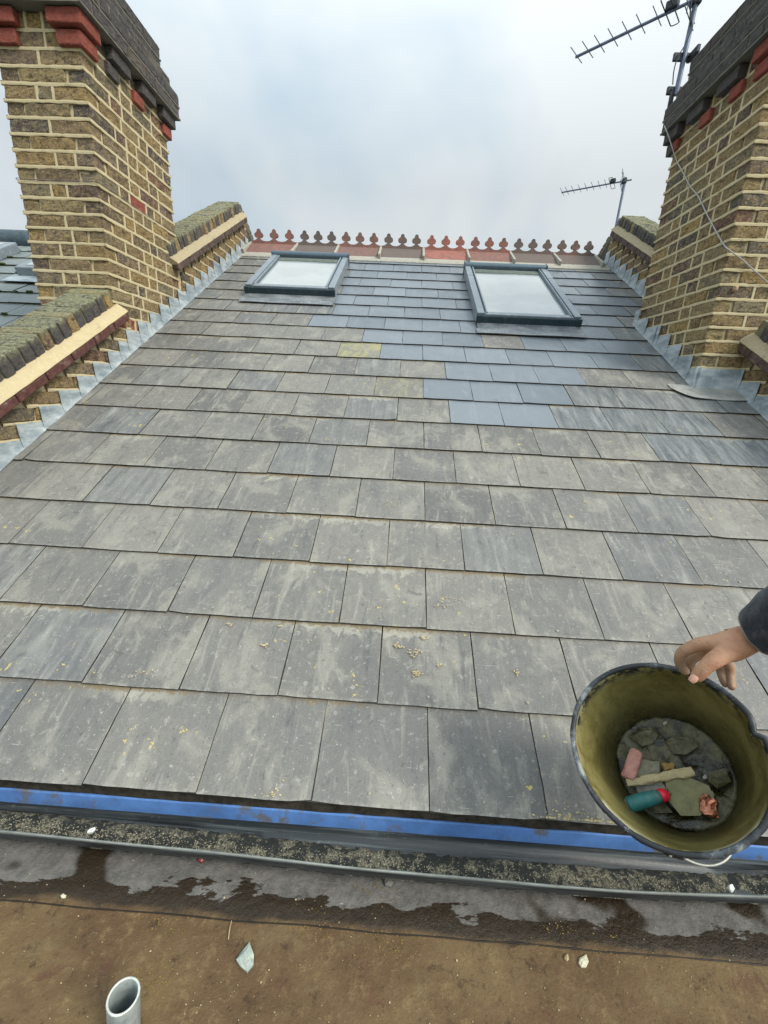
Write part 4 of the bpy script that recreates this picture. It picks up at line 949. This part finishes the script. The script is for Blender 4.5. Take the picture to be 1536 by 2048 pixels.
for nm,lb,ct_,pts,hh in [('slate_piece','mud-coated flat shard at the upper left of the slurry in the bucket','slate piece',[(1258,1474),(1276,1460),(1300,1455),(1318,1470),(1308,1488),(1284,1494)],.006),
  ('slate_piece','muddy flat shard near the middle of the slurry in the bucket','slate piece',[(1330,1484),(1348,1474),(1380,1476),(1398,1494),(1372,1510),(1346,1508)],.005),
  ('rubble_lump','dark muddy lump at the right side of the bucket bottom','rubble',[(1420,1548),(1452,1540),(1462,1566),(1436,1580),(1418,1566)],.016),
  ('slate_piece','slimy broken flake under the trowel at the lower left in the bucket','slate piece',[(1286,1600),(1330,1606),(1346,1626),(1306,1628)],.005)]:
    P=[on_plane(x,y,HB+.001) for x,y in pts]; n=len(P); c=sum(P,Vector())/n; mb=MB()
    vs=[p-BN*.006 for p in P]+[p+BN*hh*rnd(.6,1.2) for p in P]+[c+(p-c)*.6+BN*hh*rnd(.9,1.5) for p in P]+[c+BN*hh*1.2]
    mb.add(vs,[(i,(i+1)%n,(i+1)%n+n,i+n) for i in range(n)]+[(i+n,(i+1)%n+n,(i+1)%n+2*n,i+2*n) for i in range(n)]+[(i+2*n,(i+1)%n+2*n,3*n) for i in range(n)]+[tuple(range(n))[::-1]])
    tag(mb.build(nm,M_MUDP),lb,ct_)
for i in range(6):
    a_=rnd(0,6.28); q=rnd(.05,.10); c=BC+(BB*math.cos(a_)+BA*math.sin(a_))*q+BN*(HB+.004); e=rnd(.002,.0042)
    mb=MB(); mb.rbox(c,(BB*e*1.4+BA*rnd(-.003,.003)),BA*e,BN*e*.6,r=e*.3,n=(2,2,1),amp=e*.5,fr=120,seed=i)
    tag(mb.build('rubble_crumb',M_BED),'small crumb of rubble stuck in the slurry at the bottom of the bucket','rubble crumb','rubble crumbs in the bucket')
# trowel
tr=thing('trowel','mortar-covered trowel with green handle and red collar lying in the bucket','trowel')
a,b=on_plane(1255,1611,HB+.050),on_plane(1320,1592,HB+.026); d=(b-a).normalized(); L=(b-a).length; sd_=BN.cross(d)
mb=MB(); prf=[(0,.010),(.002,.0135),(.005,.0150),(L*.3,.0150),(L*.6,.0145),(L*.85,.0130),(L*1.0,.0115)]
mb.tube([a+d*x+BN*math.sin(x/L*3.1)*.004 for x,_ in prf],[r for _,r in prf],20); mb.build('handle',simple('green_rubber_grip',(.03,.16,.15),.5,0,.4,.2,50,dirt=(.17,.22,.18),dirt_amt=.7),tr,smooth=True)
mb=MB(); mb.tube([a-d*.0022,a-d*.0008,a+d*.002],[.007,.0112,.0125],16); mb.build('butt_cap',simple('worn_wood_butt',(.33,.27,.20),.7),tr,smooth=True)
mb=MB(); mb.tube([b-d*.001,b+d*.004,b+d*.012,b+d*.018],[.0118,.0128,.0118,.006],18); mb.build('collar',simple('bright_red_collar',(.72,.015,.04),.4,0,.5,.08),tr,smooth=True)
mb=MB()
P=[on_plane(x,y,HB+.012) for x,y in ((1336,1600),(1330,1560),(1362,1548),(1418,1572),(1430,1600),(1400,1632),(1362,1632))]
c=sum(P,Vector())/len(P); mb.prism(P,BN*.003); mb.tube([b+d*.012,b+d*.022-BN*.006,P[1]*.5+P[0]*.5+BN*.003],[.005,.0045,.005],8)
mb.build('blade',simple('mortar_smeared_blade',(.185,.175,.075),.55,.1,.4,.2,40,dirt=(.10,.10,.055)),tr)

# ------------------------------------------------------------------ person: hand and forearm
def skin_mat():
    k=M_('dusty_skin',.55,.35); n1=k.noise(30,5,.65); n2=k.noise(240,3,.7); n3=k.noise(12,3,.6)
    c=k.mix(k.rng(n3,.35,.65),(.38,.195,.11),(.48,.275,.165)); c=k.mix(k.rng(n1,.52,.66,0,.6),c,(.36,.145,.09)); c=k.mix(k.rng(k.noise(55,5,.75),.55,.68,0,.5),c,(.24,.15,.09)); 
    c=k.mix(k.math('MULTIPLY',k.moss,k.rng(n1,.3,.6,.35,.9)),c,(.29,.205,.13))
    k.color(c); k.b.inputs['Subsurface Weight'].default_value=.08; k.b.inputs['Subsurface Radius'].default_value=(.01,.004,.002); k.bump(n2,.35,.0015); k.bump(n1,.35,.004); k.bump(k.noise(95,4,.7,dist=1.0),.5,.003); return k.m
M_SKIN=skin_mat()
def chain_mesh(chains, sub=2):
    """chains: list of lists of (point, radius); grown with Skin + Subdivision, returned as MB-ready data"""
    vs=[];es=[];rs=[]
    key={}
    def vid(p,r):
        kq=tuple(round(x,5) for x in p)
        if kq in key: return key[kq]
        key[kq]=len(vs); vs.append(tuple(p)); rs.append(r); return key[kq]
    for ch in chains:
        ids=[vid(p,r) for p,r in ch]; es += list(zip(ids,ids[1:]))
    me=bpy.data.meshes.new('tmp'); me.from_pydata(vs,es,[]); o=bpy.data.objects.new('tmp',me); COL.objects.link(o)
    md=o.modifiers.new('s','SKIN'); md.use_smooth_shade=True; md.branch_smoothing=.6
    for i,r in enumerate(rs):
        sv=me.skin_vertices[0].data[i]; sv.radius=(r,r) if not isinstance(r,tuple) else r; sv.use_root=(i==0)
    md=o.modifiers.new('u','SUBSURF'); md.levels=sub; md.render_levels=sub
    dg=bpy.context.evaluated_depsgraph_get(); dg.update(); e=o.evaluated_get(dg).to_mesh()
    V=[v.co.copy() for v in e.vertices]; F=[tuple(p.vertices) for p in e.polygons]
    bpy.data.objects.remove(o); return V,F
def H(px,py,D): return P3(px,py,D)
person=thing('person','person in a dark sleeve reaching in from the right to grip the bucket rim','person')
wr=H(1500,1284,.805); fa=H(1560,1240,.77); el=H(1800,1080,.62)
pc=H(1452,1290,.815)
mI,mM,mR,mP=H(1392,1292,.835),H(1406,1300,.862),H(1430,1312,.880),H(1452,1322,.890)
mI,mM,mR,mP=H(1398,1288,.832),H(1408,1300,.858),H(1432,1312,.876),H(1452,1322,.884)
chains=[[(wr,.0305),(fa,.032),(el,.040)],[(wr,.0305),(pc,.0285)],
 [(pc,.0285),(H(1424,1289,.823),.0200),(mI,.0150)],
 [(mI,.0150),(H(1380,1296,.840),.0122),(H(1366,1303,.850),.0118),(H(1359,1312,.858),.0112),(H(1358,1325,.866),.0100),(H(1366,1339,.872),.0098),(H(1378,1347,.874),.0082)],
 [(pc,.0285),(H(1430,1300,.852),.018),(mM,.0135)],
 [(mM,.0135),(H(1394,1310,.868),.0118),(H(1382,1318,.876),.0114),(H(1378,1328,.884),.0106),(H(1383,1342,.888),.0098),(H(1394,1353,.886),.0084)],
 [(pc,.0285),(H(1446,1312,.864),.0175),(mR,.0130)],
 [(mR,.0130),(H(1440,1328,.895),.0116),(H(1443,1340,.900),.0112),(H(1446,1354,.893),.0102),(H(1451,1366,.884),.0098),(H(1455,1375,.878),.0080)],
 [(H(1446,1312,.864),.0175),(mP,.0122)],
 [(mP,.0122),(H(1459,1334,.888),.0104),(H(1461,1345,.888),.0100),(H(1461,1358,.882),.0092),(H(1463,1372,.872),.0088),(H(1464,1380,.866),.0068)],
 [(pc,.0285),(H(1450,1306,.794),.0200),(H(1430,1318,.784),.0165),(H(1414,1332,.786),.0130),(H(1404,1342,.790),.0132),(H(1395,1352,.795),.0122),(H(1387,1360,.798),.0096)]]
V,F=chain_mesh(chains)
mb=MB(); dirt=[]
ct=H(1372,1330,.86)
ct2=H(1452,1356,.888)
for v in V: dirt.append((0,0,max(0,min(1,1.35-(v-ct).length/.055),min(1,1.3-(v-ct2).length/.04))))
mb.add(V,F,dirt); mb.build('arm_and_hand',M_SKIN,person,smooth=True)
mb=MB(); c=H(1387,1357.5,.7868); nrm=(CP-c).normalized(); dn=(H(1380,1364,.799)-H(1392,1352,.797)).normalized(); sn=dn.cross(nrm).normalized(); nrm=sn.cross(dn)
mb.grid(lambda u,v:c+dn*((v-.5)*.0150)+sn*((u-.5)*.0135*(1-.35*abs(2*v-1)**2))+nrm*(.0012-.0035*(2*u-1)**2-.001*(2*v-1)**2),8,8); mb.build('thumbnail',simple('nail',(.52,.28,.20),.3,0,.5,.05),person,smooth=True)
# sleeve
def fabric_mat():
    k=M_('dark_fleece',.95,.1); n1=k.noise(18,5,.7); n2=k.noise(320,3,.8)
    c=k.mix(k.rng(n1,.4,.65),(.012,.017,.024),(.04,.045,.055)); c=k.mix(k.rng(n1,.56,.7,0,.5),c,(.12,.105,.095)); k.color(c); k.b.inputs['Sheen Weight'].default_value=.25; k.bump(n2,.6,.002); k.bump(n1,.4,.008); return k.m
d=(el-wr).normalized(); e1=d.orthogonal().normalized(); e2=d.cross(e1)
cuff=H(1514,1266,.79); mb=MB(); nn=40; rows=[(0,.0395),(.004,.0425),(.012,.0435),(.05,.046),(.10,.050),(.16,.055),(.24,.060),(.34,.066)]
# cuff plane is slanted like in the photo
cn=(d+CR*.10-CU*.28).normalized()
vs=[]
for j,(x,r) in enumerate([(.012,.036),(.001,.0380)]+rows):
    for k in range(nn):
        t=2*math.pi*k/nn; q=(e1*math.cos(t)+e2*math.sin(t))
        w_=nz((math.cos(t)*2,math.sin(t)*2,x*30))*.005+nz((math.cos(t)*1.2,math.sin(t)*1.2,x*70))*.010*(1 if x>.03 else .2)
        p=cuff+q*(r+w_); sh=-(p-cuff).dot(cn)/d.dot(cn)*max(0,1-x/.12); vs.append(p+d*(x+sh))
R_=len(rows)+2
mb.add(vs,[(j*nn+k,j*nn+(k+1)%nn,(j+1)*nn+(k+1)%nn,(j+1)*nn+k) for j in range(R_-1) for k in range(nn)]+[tuple((R_-1)*nn+k for k in range(nn))])
mb.build('sleeve',fabric_mat(),person,smooth=True)
mb=MB(); vs=[vs[nn+k]-d*.001 for k in range(nn)]; mb.tube(vs,.0022,8,closed=True); mb.build('cuff_edge',simple('grey_cuff_edge',(.26,.23,.20),.9),person,smooth=True)
